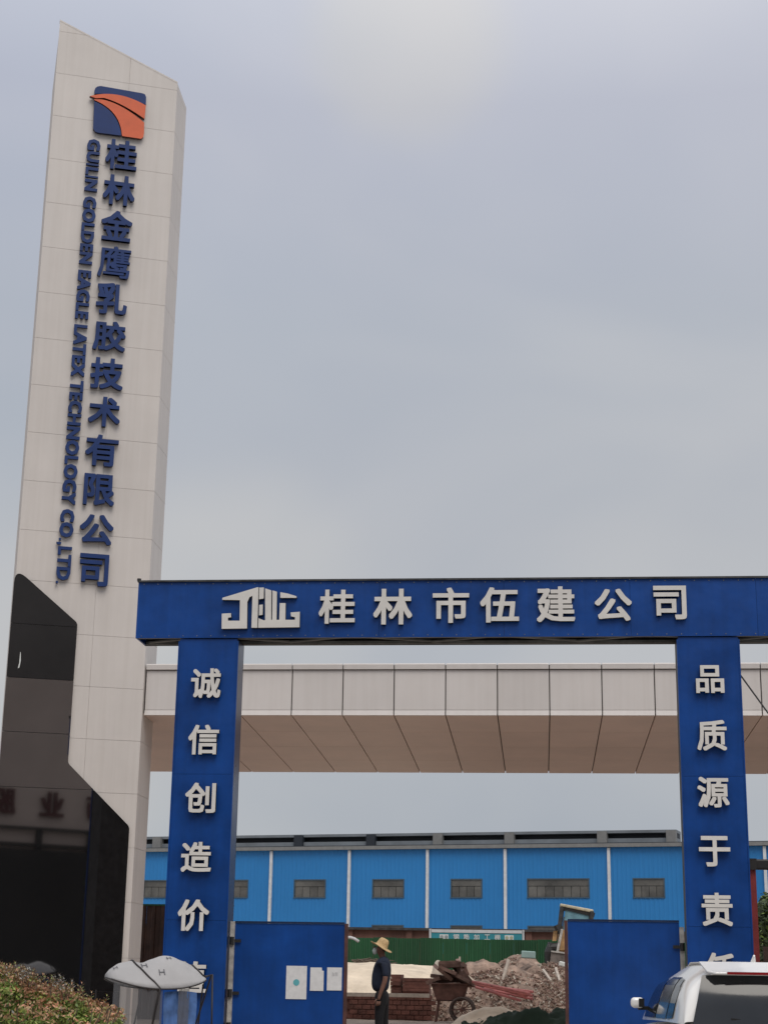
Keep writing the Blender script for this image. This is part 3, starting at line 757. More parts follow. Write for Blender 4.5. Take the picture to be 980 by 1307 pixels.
for k, (px, py, an, ln) in enumerate(ldspots):
    Y = YC-.25+random.random()*.5
    p = hy(px, py, Y); m = MB()
    m.box(p, (ln, random.uniform(.3, .5), .09), Matrix.Rotation(R(-an), 3, 'Y') @ Matrix.Rotation(random.uniform(-.4, .4), 3, 'Z') @ Matrix.Rotation(random.uniform(-.3, .3), 3, 'X'))
    o = m.build('formwork_block', 'load_brown'); tag(o, 'dusty red brown formwork piece heaped in the handcart', 'formwork piece', 'formwork pieces heaped in the handcart')
# dark timber edge and low planks in front of the sand
m = MB(); a = hy(440, 1268, 46); b = hy(548, 1272, 46)
m.box(((a.x+b.x)/2, 46, (a.z+b.z)/2), (b.x-a.x, .10, .10)); tag(m.build('timber_rail', 'wood_pale'), 'low weathered timber rail running before the sand behind the worker', 'rail')
a = xy(440, 1290, 46.3); b = xy(550, 1290, 46.3)
blk = thing('low_brick_wall', ((a+b)/2, 46.4, .3), 'low dark brown brick wall under the timber rail behind the worker', 'brick wall')
MB().box(((a+b)/2, 46.42, .62), (b-a, .07, .64)).build('core', 'brick_brown', blk)
row = 0
while row < 5:
    x = a+(.12 if row % 2 else 0)
    while x < b:
        MB().box((x+.115, 46.4, .3+.07+row*.13), (.22, .11, .11)).build('brick', 'brick_brown', blk); x += .24
    row += 1

# ------------------------------------------------------------------ wheel loader
def loader():
    Y = 62; P = hy(733, 1200, Y); sc_ = 2182/62
    # local frame: x forward to the left of the picture
    t = thing('wheel_loader', (P.x, Y, .5), 'small yellow wheel loader with open black cab and grey bucket behind the right gate leaf', 'wheel loader')
    til = Matrix.Rotation(R(9), 4, 'Y')
    def q(px, py, dy=0): return hy(px, py, Y+dy)
    def part(mb, name, mt, **k): return mb.build(name, mt, t, **k)
    # roof
    for s in ():
        pass
    a, b = q(714.5, 1153), q(757, 1161)
    d = (b-a)
    m = MB(); m.prism([a, b, b-Vector((0, 0, .12)), a-Vector((0, 0, .10))], (0, 1.5, 0)); r_ = part(m, 'cab_roof', 'cream_paint', bevel=.03)
    m = MB(); m.prism([a+Vector((.06, .04, -.10)), b+Vector((.06, .04, -.12)), b-Vector((-.02, -.04, .26)), a-Vector((-.06, -.04, .2))], (0, 1.4, 0)); m.build('roof_edge', 'black_paint', r_)
    for (t0, b0) in (((717, 1158), (713, 1192)), ((755, 1163), (752, 1196))):
        for dy in (.03, 1.4):
            m = MB(); m.tube([q(*t0, dy), q(*b0, dy)], .085 if dy < 1 else .05, 6); part(m, 'cab_post', 'dark_steel')
    m = MB(); m.prism([q(721, 1161, .08), q(752, 1166, .08), q(750, 1190, .08), q(718, 1190, .08)], (0, .02, 0)); part(m, 'cab_window', 'cab_glass')
    m = MB(); m.prism([q(719, 1170, .5), q(746, 1173, .5), q(746, 1194, .5), q(717, 1194, .5)], (0, .5, 0)); part(m, 'seat', 'bucket_grey')
    m = MB(); m.prism([q(712, 1188), q(760, 1190), q(800, 1193), q(800, 1222), q(712, 1222)], (0, 1.5, 0)); part(m, 'hood', 'yellow_paint', bevel=.05)
    m = MB(); m.prism([q(706, 1188, -.1), q(711, 1188, -.1), q(709.5, 1201, -.1), q(704.5, 1201, -.1)], (0, .15, 0)); part(m, 'headlamp_guard', 'yellow_paint')
    m = MB(); m.tube([q(709, 1181, -.2), q(712, 1187, -.2)], .09, 8); part(m, 'mirror', 'black_paint')
    m = MB(); m.tube([q(717, 1186, -.15), q(711, 1215, -.25)], .05, 8); part(m, 'ram', 'pale_steel')
    for dy in (-.1, 1.4):
        m = MB(); m.prism([q(716, 1186, dy), q(724, 1188, dy), q(722, 1212, dy), q(712, 1213, dy)], (0, .12, 0)); part(m, 'lift_arm', 'yellow_paint')
        m = MB(); m.tube([q(700, 1209, dy), q(712, 1208, dy)], .14, 8); part(m, 'bucket_link', 'black_paint')
    m = MB(); m.tube([q(704, 1205, -.05), q(699, 1216, -.15), q(698.5, 1231, -.2)], [.16, .14, .10], 8); part(m, 'bucket_hinge', 'black_paint')
    m = MB()
    m.prism([q(703, 1214, -.4), q(725, 1217, -.4), q(726, 1232, -.4), q(701, 1231, -.4)], (0, 2.2, 0)); part(m, 'bucket', 'bucket_grey', bevel=.04)
    m = MB(); m.prism([q(703, 1213, -.45), q(725, 1216, -.45), q(725, 1218, -.45), q(703, 1215, -.45)], (0, 2.3, 0)); part(m, 'bucket_lip', 'pale_steel')
    for px in (735, 785):
        for dy in (-.2, 1.5):
            c_ = q(px, 1238, dy); m = MB(); m.tube([c_, c_+Vector((0, .35, 0))], .62, 24); w_ = part(m, 'wheel', 'rubber', bevel=.06)
            m = MB(); m.tube([c_+Vector((0, -.01, 0)), c_+Vector((0, .36, 0))], .28, 16); m.build('rim', 'yellow_paint', w_)
loader()

# ------------------------------------------------------------------ gate
GY = 26.0
GP = Plane((0, GY, 0), 0)
gt = thing('construction_gate', (-1.4, GY, 0), 'blue sheet metal construction gate with white raised characters on beam and pillars', 'gate')
pL = (xy(230, 822, GY), xy(303, 822, GY)); pR = (xy(864.5, 812, GY), xy(941, 812, GY))
bT, bB = 7.80, 6.845; TH = .62
print('pillars', pL, pR)
for (a, b) in (pL, pR):
    for z0, z1 in ((0, 2.30), (2.304, 4.60), (4.604, bB-.012)):
        m = MB(); m.prism([(a, GY, z0), (b, GY, z0), (b, GY, z1), (a, GY, z1)], (0, .03, 0)); m.build('pillar_sheet', 'gate_blue', gt)
    m = MB(); m.prism([(a, GY+TH, 0), (b, GY+TH, 0), (b, GY+TH, bB-.012), (a, GY+TH, bB-.012)], (0, -.03, 0)); m.build('pillar_back', 'dark_steel', gt)
    for x in (a, b):
        m = MB(); s = 1 if x == a else -1
        m.prism([(x, GY+.032, 0), (x, GY+TH-.032, 0), (x, GY+TH-.032, bB-.012), (x, GY+.032, bB-.012)], (s*.03, 0, 0)); m.build('pillar_side', 'gate_edge' if x == b else 'dark_steel', gt)
    for x in (a-.012, b+.012):
        MB().box((x, GY+.01, bB/2-.02), (.022, .04, bB-.06)).build('edge_angle', 'gate_blue', gt)
bxL, bxR = -6.67, 9.4
xs = [bxL, -4.62, -2.6, -.55, 1.5, 3.52, 5.5, 7.5, bxR]
for a, b in zip(xs[:-1], xs[1:]):
    m = MB(); m.prism([(a+.002, GY-.03, bB), (b-.002, GY-.03, bB), (b-.002, GY-.03, bT), (a+.002, GY-.03, bT)], (0, .028, 0)); m.build('beam_sheet', 'gate_blue', gt)
m = MB()
for a in xs[:-1]:
    for k in range(9):
        for z in (bB+.035, bT-.035): m.box((a+.1+k*.235, GY-.033, z), (.014, .008, .014))
m.build('screws', 'grey_steel', gt)['kind'] = 'stuff'
m = MB(); m.prism([(bxL, GY+TH+.002, bB), (bxR, GY+TH+.002, bB), (bxR, GY+TH+.002, bT), (bxL, GY+TH+.002, bT)], (0, .028, 0)); m.build('beam_back', 'dark_steel', gt)
m = MB(); m.box(((bxL+bxR)/2, GY+TH/2, bT-.02), (bxR-bxL-.01, TH-.01, .03)); m.build('beam_top', 'gate_blue', gt)
m = MB(); m.box((bxL+.015, GY+TH/2, (bB+bT)/2-.02), (.03, TH-.01, bT-bB-.05)); m.build('beam_end', 'gate_blue', gt)
m = MB(); m.box(((bxL+bxR)/2, GY-.04, bT+.012), (bxR-bxL+.02, .05, .03)); m.build('top_trim', 'dark_steel', gt)
MB().tube([(bxL+.01, GY-.04, bT+.02), (bxL+.01, GY-.04, bT+.06)], .035, 8).build('corner_cap', 'black_paint', gt)
# steel truss seen from below
m = MB()
for y in (GY+.05, GY+TH-.05): m.box(((bxL+bxR)/2, y, bB+.03), (bxR-bxL-.08, .05, .05))
m.build('truss_chord', 'grey_steel', gt)
x = bxL+.1; k = 0
while x < bxR-1:
    y0, y1 = (GY+.08, GY+TH-.08) if k % 2 else (GY+TH-.08, GY+.08)
    MB().tube([(x, y0, bB+.04), (x+1.2, y1, bB+.05)], .022, 6).build('truss_brace', 'grey_steel', gt); x += 1.2; k += 1
m = MB(); m.box(((bxL+bxR)/2, GY+TH/2, bB+.16), (bxR-bxL-.1, TH-.1, .02)); m.build('beam_floor', 'dark_steel', gt)
def gch(ch, box, up_=0):
    a, b, c_, d = box; p0 = GP.uv(a, (c_+d)/2, .1); p1 = GP.uv(b, (c_+d)/2, .1); h0 = GP.uv((a+b)/2, c_, .1)[1]; h1 = GP.uv((a+b)/2, d, .1)[1]
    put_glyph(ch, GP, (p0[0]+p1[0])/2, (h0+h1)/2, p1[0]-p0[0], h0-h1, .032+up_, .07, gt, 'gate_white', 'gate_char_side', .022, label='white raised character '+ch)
for ch, bx_ in zip('桂林市伍建公司', ((407, 453, 752.5, 796), (476.5, 526, 751.5, 797), (552, 598.5, 750, 795), (612.5, 662, 749.5, 794.5), (684.5, 733.5, 748.5, 794), (758.5, 806, 751.5, 792.5), (833.5, 875.5, 747.5, 790.5))): gch(ch, bx_)
for ch, bx_ in zip('诚信创造价值', ((244, 282, 853, 891), (240.5, 279.5, 925, 963), (236.5, 275.5, 999, 1037.5), (231.5, 270, 1074.5, 1113), (227, 267, 1148, 1188.5), (222, 264, 1227, 1268))): gch(ch, bx_)
for ch, bx_ in zip('品质源于责任', ((887.5, 923.5, 849, 884.5), (889, 927, 919, 958), (889.5, 930, 991.5, 1030.5), (891.5, 931.5, 1067, 1106), (895, 934.5, 1139.5, 1182), (898, 938, 1216, 1258))): gch(ch, bx_)
def Z8(x, y): return GP.uv(260+x/4.4545, 720+y/4.4545, .1)
E8 = [[(107, 203), (107, 192), (305, 132), (313, 132), (306, 362), (272, 362), (278, 180), (262, 188), (249, 215), (247, 366), (103, 368), (104, 282), (156, 279), (157, 302), (139, 305), (139, 322), (205, 322), (207, 205)],
      [(317, 134), (343, 133), (342, 196), (315, 200)], [(316, 232), (337, 230), (336, 288), (315, 292)],
      [(310, 362), (313, 308), (343, 320), (350, 319), (350, 138), (386, 150), (384, 317), (390, 317), (392, 150), (417, 157), (415, 317), (430, 317), (433, 222), (466, 222), (465, 317), (519, 317), (519, 302), (497, 297), (495, 275), (547, 271), (545, 359)],
      [(436, 160), (480, 168), (528, 183), (528, 192), (436, 192)]]
for P in E8:
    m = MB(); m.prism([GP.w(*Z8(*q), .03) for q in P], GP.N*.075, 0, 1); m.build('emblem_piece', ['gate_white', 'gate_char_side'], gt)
# gate leaves
def leaf(px0, px1, pyt, hinge_px, name_lab, inner):
    y = GY+.35
    a, b = xy(px0, pyt, y), xy(px1, pyt, y); zt_l = yz(pyt, y, (px0+px1)/2)
    m = MB(); m.prism([(a, y, .45), (b, y, .45), (b, y, zt_l), (a, y, zt_l)], (0, .03, 0)); o = m.build('gate_leaf', 'gate_blue', gt); o['label'] = name_lab
    m = MB()
    e = b if inner > 0 else a
    m.box((e+inner*.028, y+.02, (zt_l+.45)/2), (.05, .07, zt_l-.43)); m.build('leaf_edge', 'rust_red', o)
    MB().box(((a+b)/2, y+.01, zt_l+.017), (b-a, .05, .03)).build('leaf_top_rail', 'gate_edge', o)
    hx_ = xy(hinge_px, 1240, y)
    m = MB(); m.box((hx_, y-.02, 1.15), (.07, .07, 2.3)); m.build('hinge_post', 'pale_steel', gt)
    for z in (2.0, 1.2, .7):
        m = MB(); m.tube([(hx_, y-.065, z-.06), (hx_, y-.065, z+.06)], .035, 8); m.box((hx_+inner*.07, y-.03, z), (.14, .02, .05)); m.build('hinge', 'black_paint', gt)
    return a, b, y, zt_l
lf = leaf(300, 440, 1179, 295.5, 'left gate leaf with paper notices', 1)
rf = leaf(724, 866, 1176.5, 871, 'right gate leaf, plain blue', -1)
# stay cable at right
m = MB(); p = hy(941, 857, GY+.3); q = hy(1010, 952, GY+.3); m.tube([p, q], .013, 6); m.build('stay_cable', 'dark_steel', gt)
# notices
NPL = Plane((0, lf[2], 0), 0)
def notice(x0, x1, y0, y1, lab, cut=False):
    u0, v0 = NPL.uv(x0, y1, .01); u1, v1 = NPL.uv(x1, y0, .01)
    P = [(u0, v0), (u1, v0), (u1, v1), (u0, v1)] if not cut else [(u0, v0), (u1, v0), (u1, v1-.05), (u1-.03, v1-.045), (u1-.035, v1), (u0, v1)]
    t = MB()
    t.prism([NPL.w(u, v, .004) for u, v in P], NPL.N*.006)
    o = t.build('paper_notice', 'paper'); tag(o, lab, 'notice', 'paper notices on the left gate leaf'); return o, u0, u1, v0, v1
o, u0, u1, v0, v1 = notice(364.5, 392, 1233, 1275, 'large white poster with teal disc on the left gate leaf')
cu, cv = (u0+u1)/2+.0, (v0+v1)/2
MB().tube([NPL.w(cu, cv, .0105), NPL.w(cu, cv, .013)], .05, 20).build('print', 'paper_teal', o)
o, u0, u1, v0, v1 = notice(395.5, 413.5, 1235, 1264.5, 'small blank white sheet with torn corner between the other two notices', True)
o, u0, u1, v0, v1 = notice(417, 436.5, 1235, 1264, 'small white sheet with grey print, nearest the rusty leaf edge')
m = MB()
for k in range(4): m.prism([NPL.w((u0+u1)/2-.035+k*.024, v1-.075-(.02 if k == 1 else 0), .0105), NPL.w((u0+u1)/2-.022+k*.024, v1-.075, .0105), NPL.w((u0+u1)/2-.022+k*.024, v1-.135, .0105), NPL.w((u0+u1)/2-.035+k*.024, v1-.13, .0105)], NPL.N*.002)
m.build('print', 'paper_ink', o)

# ------------------------------------------------------------------ right: red steel frame, tree
YP = 31
px_a = xy(961.5, 1170, YP); zb_ = yz(1110, YP, 965); zt3 = yz(1097, YP, 965)
sf = thing('steel_gantry', (px_a, YP, 0), 'dark red steel post carrying a black beam right of the gate', 'gantry')
for dx in (0, 4.5): MB().box((px_a+dx, YP, zb_/2), (.13, .13, zb_)).build('post', 'red_paint', sf)
m = MB(); m.box((px_a+2.2, YP, (zb_+zt3)/2), (4.9, .2, zt3-zb_)); m.build('beam', 'black_paint', sf, bevel=.03)
MB().box((px_a-.02, YP-.11, (zb_+zt3)/2), (.2, .04, (zt3-zb_)*1.1)).build('bracket', 'black_paint', sf)
m = MB(); m.box((px_a+2.6, YP+1.2, yz(1208, 32, 970)/2), (4.6, .15, yz(1208, 32, 970))); tag(m.build('red_low_panel', 'rust_wall'), 'low rust brown panel behind the red steel post', 'panel')

def tree(name, base, h, cr, n, lab, mats, wts, leaf=.16, grp=None, trunk_r=.12, crown_z=.68):
    t = thing(name, base, lab, 'tree', grp)
    m = MB(); b = Vector(base); pts = [b, b+Vector((.05, 0, h*.3)), b+Vector((-.04, .05, h*.6))]
    m.tube(pts, [trunk_r, trunk_r*.75, trunk_r*.5], 8)
    cl = []
    for k in range(9):
        a = 2*math.pi*k/9+random.random(); e = random.uniform(.2, 1.0)
        q = b+Vector((math.cos(a)*cr*.62*random.uniform(.4, 1), math.sin(a)*cr*.62*random.uniform(.4, 1), h*crown_z+(e-.5)*h*(1-crown_z)*1.5))
        m.tube([pts[1].lerp(pts[2], random.random()), q], [trunk_r*.35, trunk_r*.1], 5); cl.append((q, cr*random.uniform(.35, .55)))
    m.build('trunk', 'bark', t)
    def pos():
        c_, r_ = random.choice(cl); d = Vector((random.gauss(0, 1), random.gauss(0, 1), random.gauss(0, 1))).normalized()*r_*random.random()**.4
        return c_+d, 1, None
    leaves(n, pos, leaf, 'crown', mats, wts, t)
    return t
tb = hy(1003, 1210, 48); tree('leafy_tree', (tb.x, 48, 0), yz(1140, 48, 990), 1.5, 5200, 'dark green leafy tree behind the red steel post at the right edge', ['leaf_dark', 'leaf_green'], (4, 1), .17, crown_z=.70)
tb = hy(945, 1225, 50); tree('leafy_tree', (tb.x, 50, 0), yz(1165, 50, 950), .8, 1500, 'small dark shrubby tree mostly hidden behind the right gate pillar', ['leaf_dark', 'leaf_green'], (4, 1), .15)

# ------------------------------------------------------------------ person
def worker():
    Y = 27.2; gz = .305
    def q(px, py, dy=0): return hy(px, py, Y+dy)
    c = q(486, 1240); t = thing('person', (c.x, Y, gz), 'worker in straw hat, navy polo shirt and black trousers, seen in profile', 'person')
    k = 1/ (2182/27.2)
    def P(dx, dz, dy=0): return Vector((c.x+dx, Y+dy, gz+dz))
    def skinned(name, chain, mt, sub=2, merge=None):
        verts = []; edges_ = []; rad = []
        for ch in chain:
            for i, (p, r) in enumerate(ch['p']):
                verts.append(tuple(p-parent_loc(t))); rad.append(r)
                if i > 0: edges_.append((len(verts)-2, len(verts)-1))
                elif ch.get('to') is not None: edges_.append((ch['to'], len(verts)-1))
        me = bpy.data.meshes.new(name); me.from_pydata(verts, edges_, []); me.materials.append(MATS[mt])
        o = link(name, me, t)
        s = o.modifiers.new('skin', 'SKIN'); s.use_smooth_shade = True
        for i, sv in enumerate(me.skin_vertices[0].data):
            r = rad[i]; sv.radius = (r, r) if not isinstance(r, tuple) else r
            sv.use_root = (i == 0)
        ss = o.modifiers.new('sub', 'SUBSURF'); ss.levels = ss.render_levels = sub
        return o
    # trousers: pelvis with two legs (facing -x)
    skinned('trousers', [
        {'p': [(P(.02, .90), (.13, .15)), (P(.02, 1.0), (.125, .145))]},
        {'p': [(P(.01, .78, -.09), .10), (P(-.01, .50, -.10), .075), (P(.04, .08, -.10), .065)], 'to': 0},
        {'p': [(P(.04, .78, .09), .10), (P(.05, .50, .10), .075), (P(.10, .08, .10), .065)], 'to': 0}], 'trouser')
    # torso and near sleeve: shirt
    skinned('polo_shirt', [
        {'p': [(P(.0, .92), (.125, .15)), (P(-.01, 1.10), (.14, .16)), (P(.025, 1.30), (.13, .175)), (P(.055, 1.42), (.105, .14)), (P(.055, 1.51), (.066, .075))]},
        {'p': [(P(.07, 1.385, -.17), .065), (P(.10, 1.26, -.20), .062), (P(.10, 1.16, -.21), .064)], 'to': 3},
        {'p': [(P(.07, 1.385, .17), .065), (P(.08, 1.26, .20), .062), (P(.075, 1.16, .21), .064)], 'to': 3}], 'navy_cloth')
    # body: head, neck, arms with hands
    body = [
        {'p': [(P(.05, 1.38), .05), (P(.03, 1.48), .052), (P(.0, 1.545), .062), (P(-.015, 1.60), (.088, .078)), (P(.0, 1.67), (.088, .076))]},
        {'p': [(P(.10, 1.20, -.21), .045), (P(.085, 1.10, -.22), .043), (P(.03, .95, -.23), .034), (P(.0, .86, -.23), .027), (P(-.01, .815, -.23), (.024, .036))], 'to': 0},
        {'p': [(P(.07, 1.20, .21), .045), (P(.06, 1.10, .22), .043), (P(.02, .95, .22), .034), (P(-.01, .86, .22), .027), (P(-.02, .815, .22), (.024, .036))], 'to': 0}]
    # hidden link from neck to arms runs inside the shirt
    o = skinned('body', body, 'skin')
    # fingers
    m = MB()
    for i in range(4):
        z0 = .80; dx = -.035+i*.018
        m.tube([P(dx, z0, -.23), P(dx-.006, z0-.045, -.235), P(dx-.02, z0-.075+.006*abs(i-1), -.232)], [.0095, .009, .007], 6)
    m.tube([P(-.035, .835, -.235), P(-.062, .80, -.24), P(-.066, .765, -.24)], [.011, .010, .008], 6)
    m.build('hand', 'skin', t, smooth=True)
    m = MB()
    for i in range(4):
        dx = -.045+i*.018
        m.tube([P(dx, .80, .22), P(dx-.006, .755, .225), P(dx-.02, .725+.006*abs(i-1), .222)], [.0095, .009, .007], 6)
    m.tube([P(-.045, .835, .225), P(-.072, .80, .23), P(-.076, .765, .23)], [.011, .010, .008], 6)
    m.build('hand', 'skin', t, smooth=True)
    # face
    m = MB(); m.tube([P(-.095, 1.655), P(-.115, 1.625), P(-.095, 1.61)], [.008, .018, .010], 7); m.build('nose', 'skin', t, smooth=True)
    m = MB(); m.tube([P(-.070, 1.612), P(-.088, 1.60), P(-.100, 1.58), P(-.098, 1.56), P(-.080, 1.535)], [.035, .045, .047, .042, .028], 12); m.build('face_mask', 'mask_white', t, smooth=True)
    m = MB(); m.tube([P(.01, 1.625, -.078), P(.02, 1.605, -.085), P(.01, 1.585, -.078)], [.012, .022, .010], 7); m.build('ear', 'skin', t, smooth=True)
    m = MB()
    for s in (-1, 1): m.tube([P(-.088, 1.652, s*.03), P(-.093, 1.652, s*.03)], .010, 8)
    m.build('eyes', 'hair', t)
    bm = bmesh.new(); bmesh.ops.create_uvsphere(bm, u_segments=16, v_segments=10, radius=1)
    for v in bm.verts: v.co = Vector((v.co.x*.080+.022, v.co.y*.084, v.co.z*.075+1.635))
    me = bpy.data.meshes.new('hair'); bm.to_mesh(me); bm.free(); me.materials.append(MATS['hair'])
    for p_ in me.polygons: p_.use_smooth = True
    link('hair', me, t).location = (0, 0, 0)
    # straw hat: lathe tilted back
    prof = [(.0, .125), (.035, .125), (.065, .115), (.083, .085), (.092, .04), (.098, .0), (.13, -.015), (.165, -.022), (.19, -.02), (.188, -.028), (.15, -.03), (.10, -.012), (.088, .0)]
    vs = []; fs = []; n = 28; rot = Matrix.Rotation(R(27), 3, 'Y')
    o3 = P(.01, 1.665)
    for (r, z) in prof:
        for i in range(n):
            a = 2*math.pi*i/n; wav = .012*math.sin(2*a)*(r/.19)**2
            vs.append(o3+rot @ Vector((r*math.cos(a)*1.02, r*math.sin(a)*.92, z+wav)))
    for j in range(len(prof)-1):
        for i in range(n):
            i2 = (i+1) % n; fs.append((j*n+i, j*n+i2, (j+1)*n+i2, (j+1)*n+i))
    m = MB(); m.mesh(vs, fs); m.build('straw_hat', 'straw', t, smooth=True)
    for (x, y) in ((.02, -.10), (.08, .10)):
        m = MB(); m.box(P(x, .04, y), (.27, .09, .09)); m.build('shoe', 'shoe', t, bevel=.03)
worker()

# ------------------------------------------------------------------ scooter with rain canopy
def scooter():
    Y = 20.0; c = hy(199, 1245, Y)
    t = thing('covered_scooter', (c.x, Y, 0), 'electric scooter under a pale rain canopy with clear side curtains', 'scooter')
    th = R(28)                      # heading of the scooter: away to the right
    ax = Vector((math.cos(th), math.sin(th), 0)); ay = Vector((-math.sin(th), math.cos(th), 0))
    O = Vector((c.x, Y, 0)); Ls = .62
    def S(u, v, z): return O+ax*u+ay*v+Vector((0, 0, z))
    def surf(u, v):
        w_ = .40*math.sqrt(max(0, 1-abs(u)**2.6))+.02
        K = ((-1.01, 1.44), (-.95, 1.53), (-.8, 1.595), (-.62, 1.628), (-.36, 1.645), (-.1, 1.675), (.2, 1.705), (.5, 1.66), (.8, 1.57), (1.01, 1.455))
        zr = 1.5
        for (a_, za), (b_, zb_1) in zip(K[:-1], K[1:]):
            if a_ <= u <= b_:
                def lin(x): return [z0_+(z1_-z0_)*(x-q0_)/(q1_-q0_) for (q0_, z0_), (q1_, z1_) in zip(K[:-1], K[1:]) if q0_ <= x <= q1_][0]
                xs_ = [max(-1.01, min(1.01, u+d_*.05)) for d_ in (-1, 0, 1)]; zr = sum(lin(x) for x in xs_)/3; break
        zm = 1.325+.12*abs(u)**2.2
        wr = (.006*math.sin(u*9+v*3)+.0035*math.sin(u*23-v*6)+.003*math.sin(v*17+u*5))*(1-v*v)
        sag = .028*math.exp(-((u+.28)/.16)**2)
        return S(u*Ls, v*w_, zr-sag*(1-v*v)+wr-(zr-zm)*(abs(v)**1.8))
    nu, nv = 40, 20; m = MB(); vs = []; fs = []
    for i in range(nu+1):
        for j in range(nv+1): vs.append(surf(-1+2*i/nu, -1+2*j/nv))
    for i in range(nu):
        for j in range(nv):
            a = i*(nv+1)+j; fs.append((a, a+nv+1, a+nv+2, a+1))
    m.mesh(vs, fs); o = m.build('canopy', 'canopy_cloth', t, smooth=True)
    sl_ = o.modifiers.new('thick', 'SOLIDIFY'); sl_.thickness = .006
    m = MB(); rim = [surf(-1+2*i/30, -1)+Vector((0, 0, -.004)) for i in range(31)]; m.tube(rim, .009, 6); rim = [surf(-1+2*i/30, 1)+Vector((0, 0, -.004)) for i in range(31)]; m.tube(rim, .009, 6)
    m.build('canopy_rim', 'tube_dark', t, smooth=True)
    for u in (-.50, .72):
        pts = [S(u*Ls+.16, -.42, .75)]+[surf(u+.42*abs(v)**2, v)+Vector((0, 0, .008)) for v in [-1+2*k/16 for k in range(17)]]+[S(u*Ls+.16, .42, .75)]
        m = MB(); m.tube(pts, .011, 7); m.build('arch_tube', 'tube_dark', t, smooth=True)
    # printed marks on the cloth
    for (u, v, s_) in ((-.84, -.35, .06), (-.30, -.35, .085), (.0, -.66, .085), (.20, -.25, .065)):
        p0 = surf(u, v); du = (surf(u+.02, v)-p0).normalized(); dv = (surf(u, v+.02)-p0).normalized(); nn = du.cross(dv).normalized()
        if nn.z < 0: nn = -nn
        m = MB()
        for a, b, w1, h1 in ((-.35, 0, .16, 1), (.35, 0, .16, 1), (0, 0, .6, .16)):
            cc = p0+nn*.005+du*(a*s_)+dv*(b*s_)+dv*0
            q = [cc+du*(sx*w1*s_/2)+dv*(sy*h1*s_/2+sx*0) for sx, sy in ((-1, -1), (1, -1), (1, 1), (-1, 1))]
            m.prism(q, nn*.002)
        m.build('printed_mark', 'scooter_print', t)
    # side curtains
    for (ua, ub, mt) in ((-.90, -.62, 'curtain'), (-.58, -.02, 'curtain'), (.30, .52, 'curtain')):
        m = MB(); vs = []; fs = []
        for i in range(9):
            for j in range(9):
                p = surf(ua+(ub-ua)*i/8, -.97); p = Vector((p.x, p.y, p.z-.035-(p.z-.78)*j/8)); p += ay*.012*math.sin(i*2+j*.4); vs.append(p)
        for i in range(8):
            for j in range(8):
                a = i*9+j; fs.append((a, a+9, a+10, a+1))
        m.mesh(vs, fs); m.build('side_curtain', mt, t, smooth=True)
    m = MB(); vs = []; fs = []
    for i in range(13):
        for j in range(9):
            p = S(.02+.40*i/12, -.36+.02*math.sin(i*1.3+j*.7), 1.30-.06*(i/12-.5)**2-.5*j/8); vs.append(p)
    for i in range(12):
        for j in range(8):
            a = i*9+j; fs.append((a, a+9, a+10, a+1))
    m.mesh(vs, fs); m.build('blue_apron', 'blue_cloth', t, smooth=True)
    # scooter under the canopy
    m = MB(); m.prism([S(-.55, -.14, .45), S(-.1, -.14, .42), S(.0, -.14, .32), S(.35, -.14, .32), S(.42, -.14, .9), S(.50, -.14, .9), S(.55, -.14, .3), S(.3, -.14, .22), S(-.3, -.14, .25), S(-.6, -.14, .40)], ay*.28); m.build('body_shell', 'scooter_body', t, bevel=.04)
    m = MB(); m.prism([S(-.6, -.15, .72), S(.05, -.15, .70), S(.08, -.15, .78), S(-.6, -.15, .82)], ay*.3); m.build('saddle', 'black_paint', t, bevel=.04)
    m = MB(); m.tube([S(-.5, -.1, .44), S(-.5, -.1, .74)], .04); m.tube([S(-.1, .0, .40), S(-.1, 0, .72)], .06); m.build('saddle_post', 'dark_steel', t)
    m = MB(); m.tube([S(.47, 0, .85), S(.42, 0, 1.05)], .03); m.tube([S(.38, -.32, 1.08), S(.42, -.1, 1.05), S(.42, .1, 1.05), S(.38, .32, 1.08)], .016); m.build('handlebar', 'black_paint', t)
    m = MB(); m.tube([S(-.72, -.02, 1.3), S(-.72, 0, .5)], .01); m.tube([S(.60, 0, 1.38), S(.55, 0, .8)], .01); m.build('canopy_pole', 'tube_dark', t)
    for u in (-.48, .62):
        wc = S(u, 0, .24); ring = [wc+ax*(math.cos(a)*.19)+Vector((0, 0, math.sin(a)*.19)) for a in [2*math.pi*i/20 for i in range(21)]]
        m = MB(); m.tube(ring, .05, 8, caps=False); wl = m.build('wheel', 'rubber', t, smooth=True)
        m = MB(); m.tube([wc-ay*.03, wc+ay*.03], .14, 16); m.build('rim', 'dark_steel', wl)
scooter()

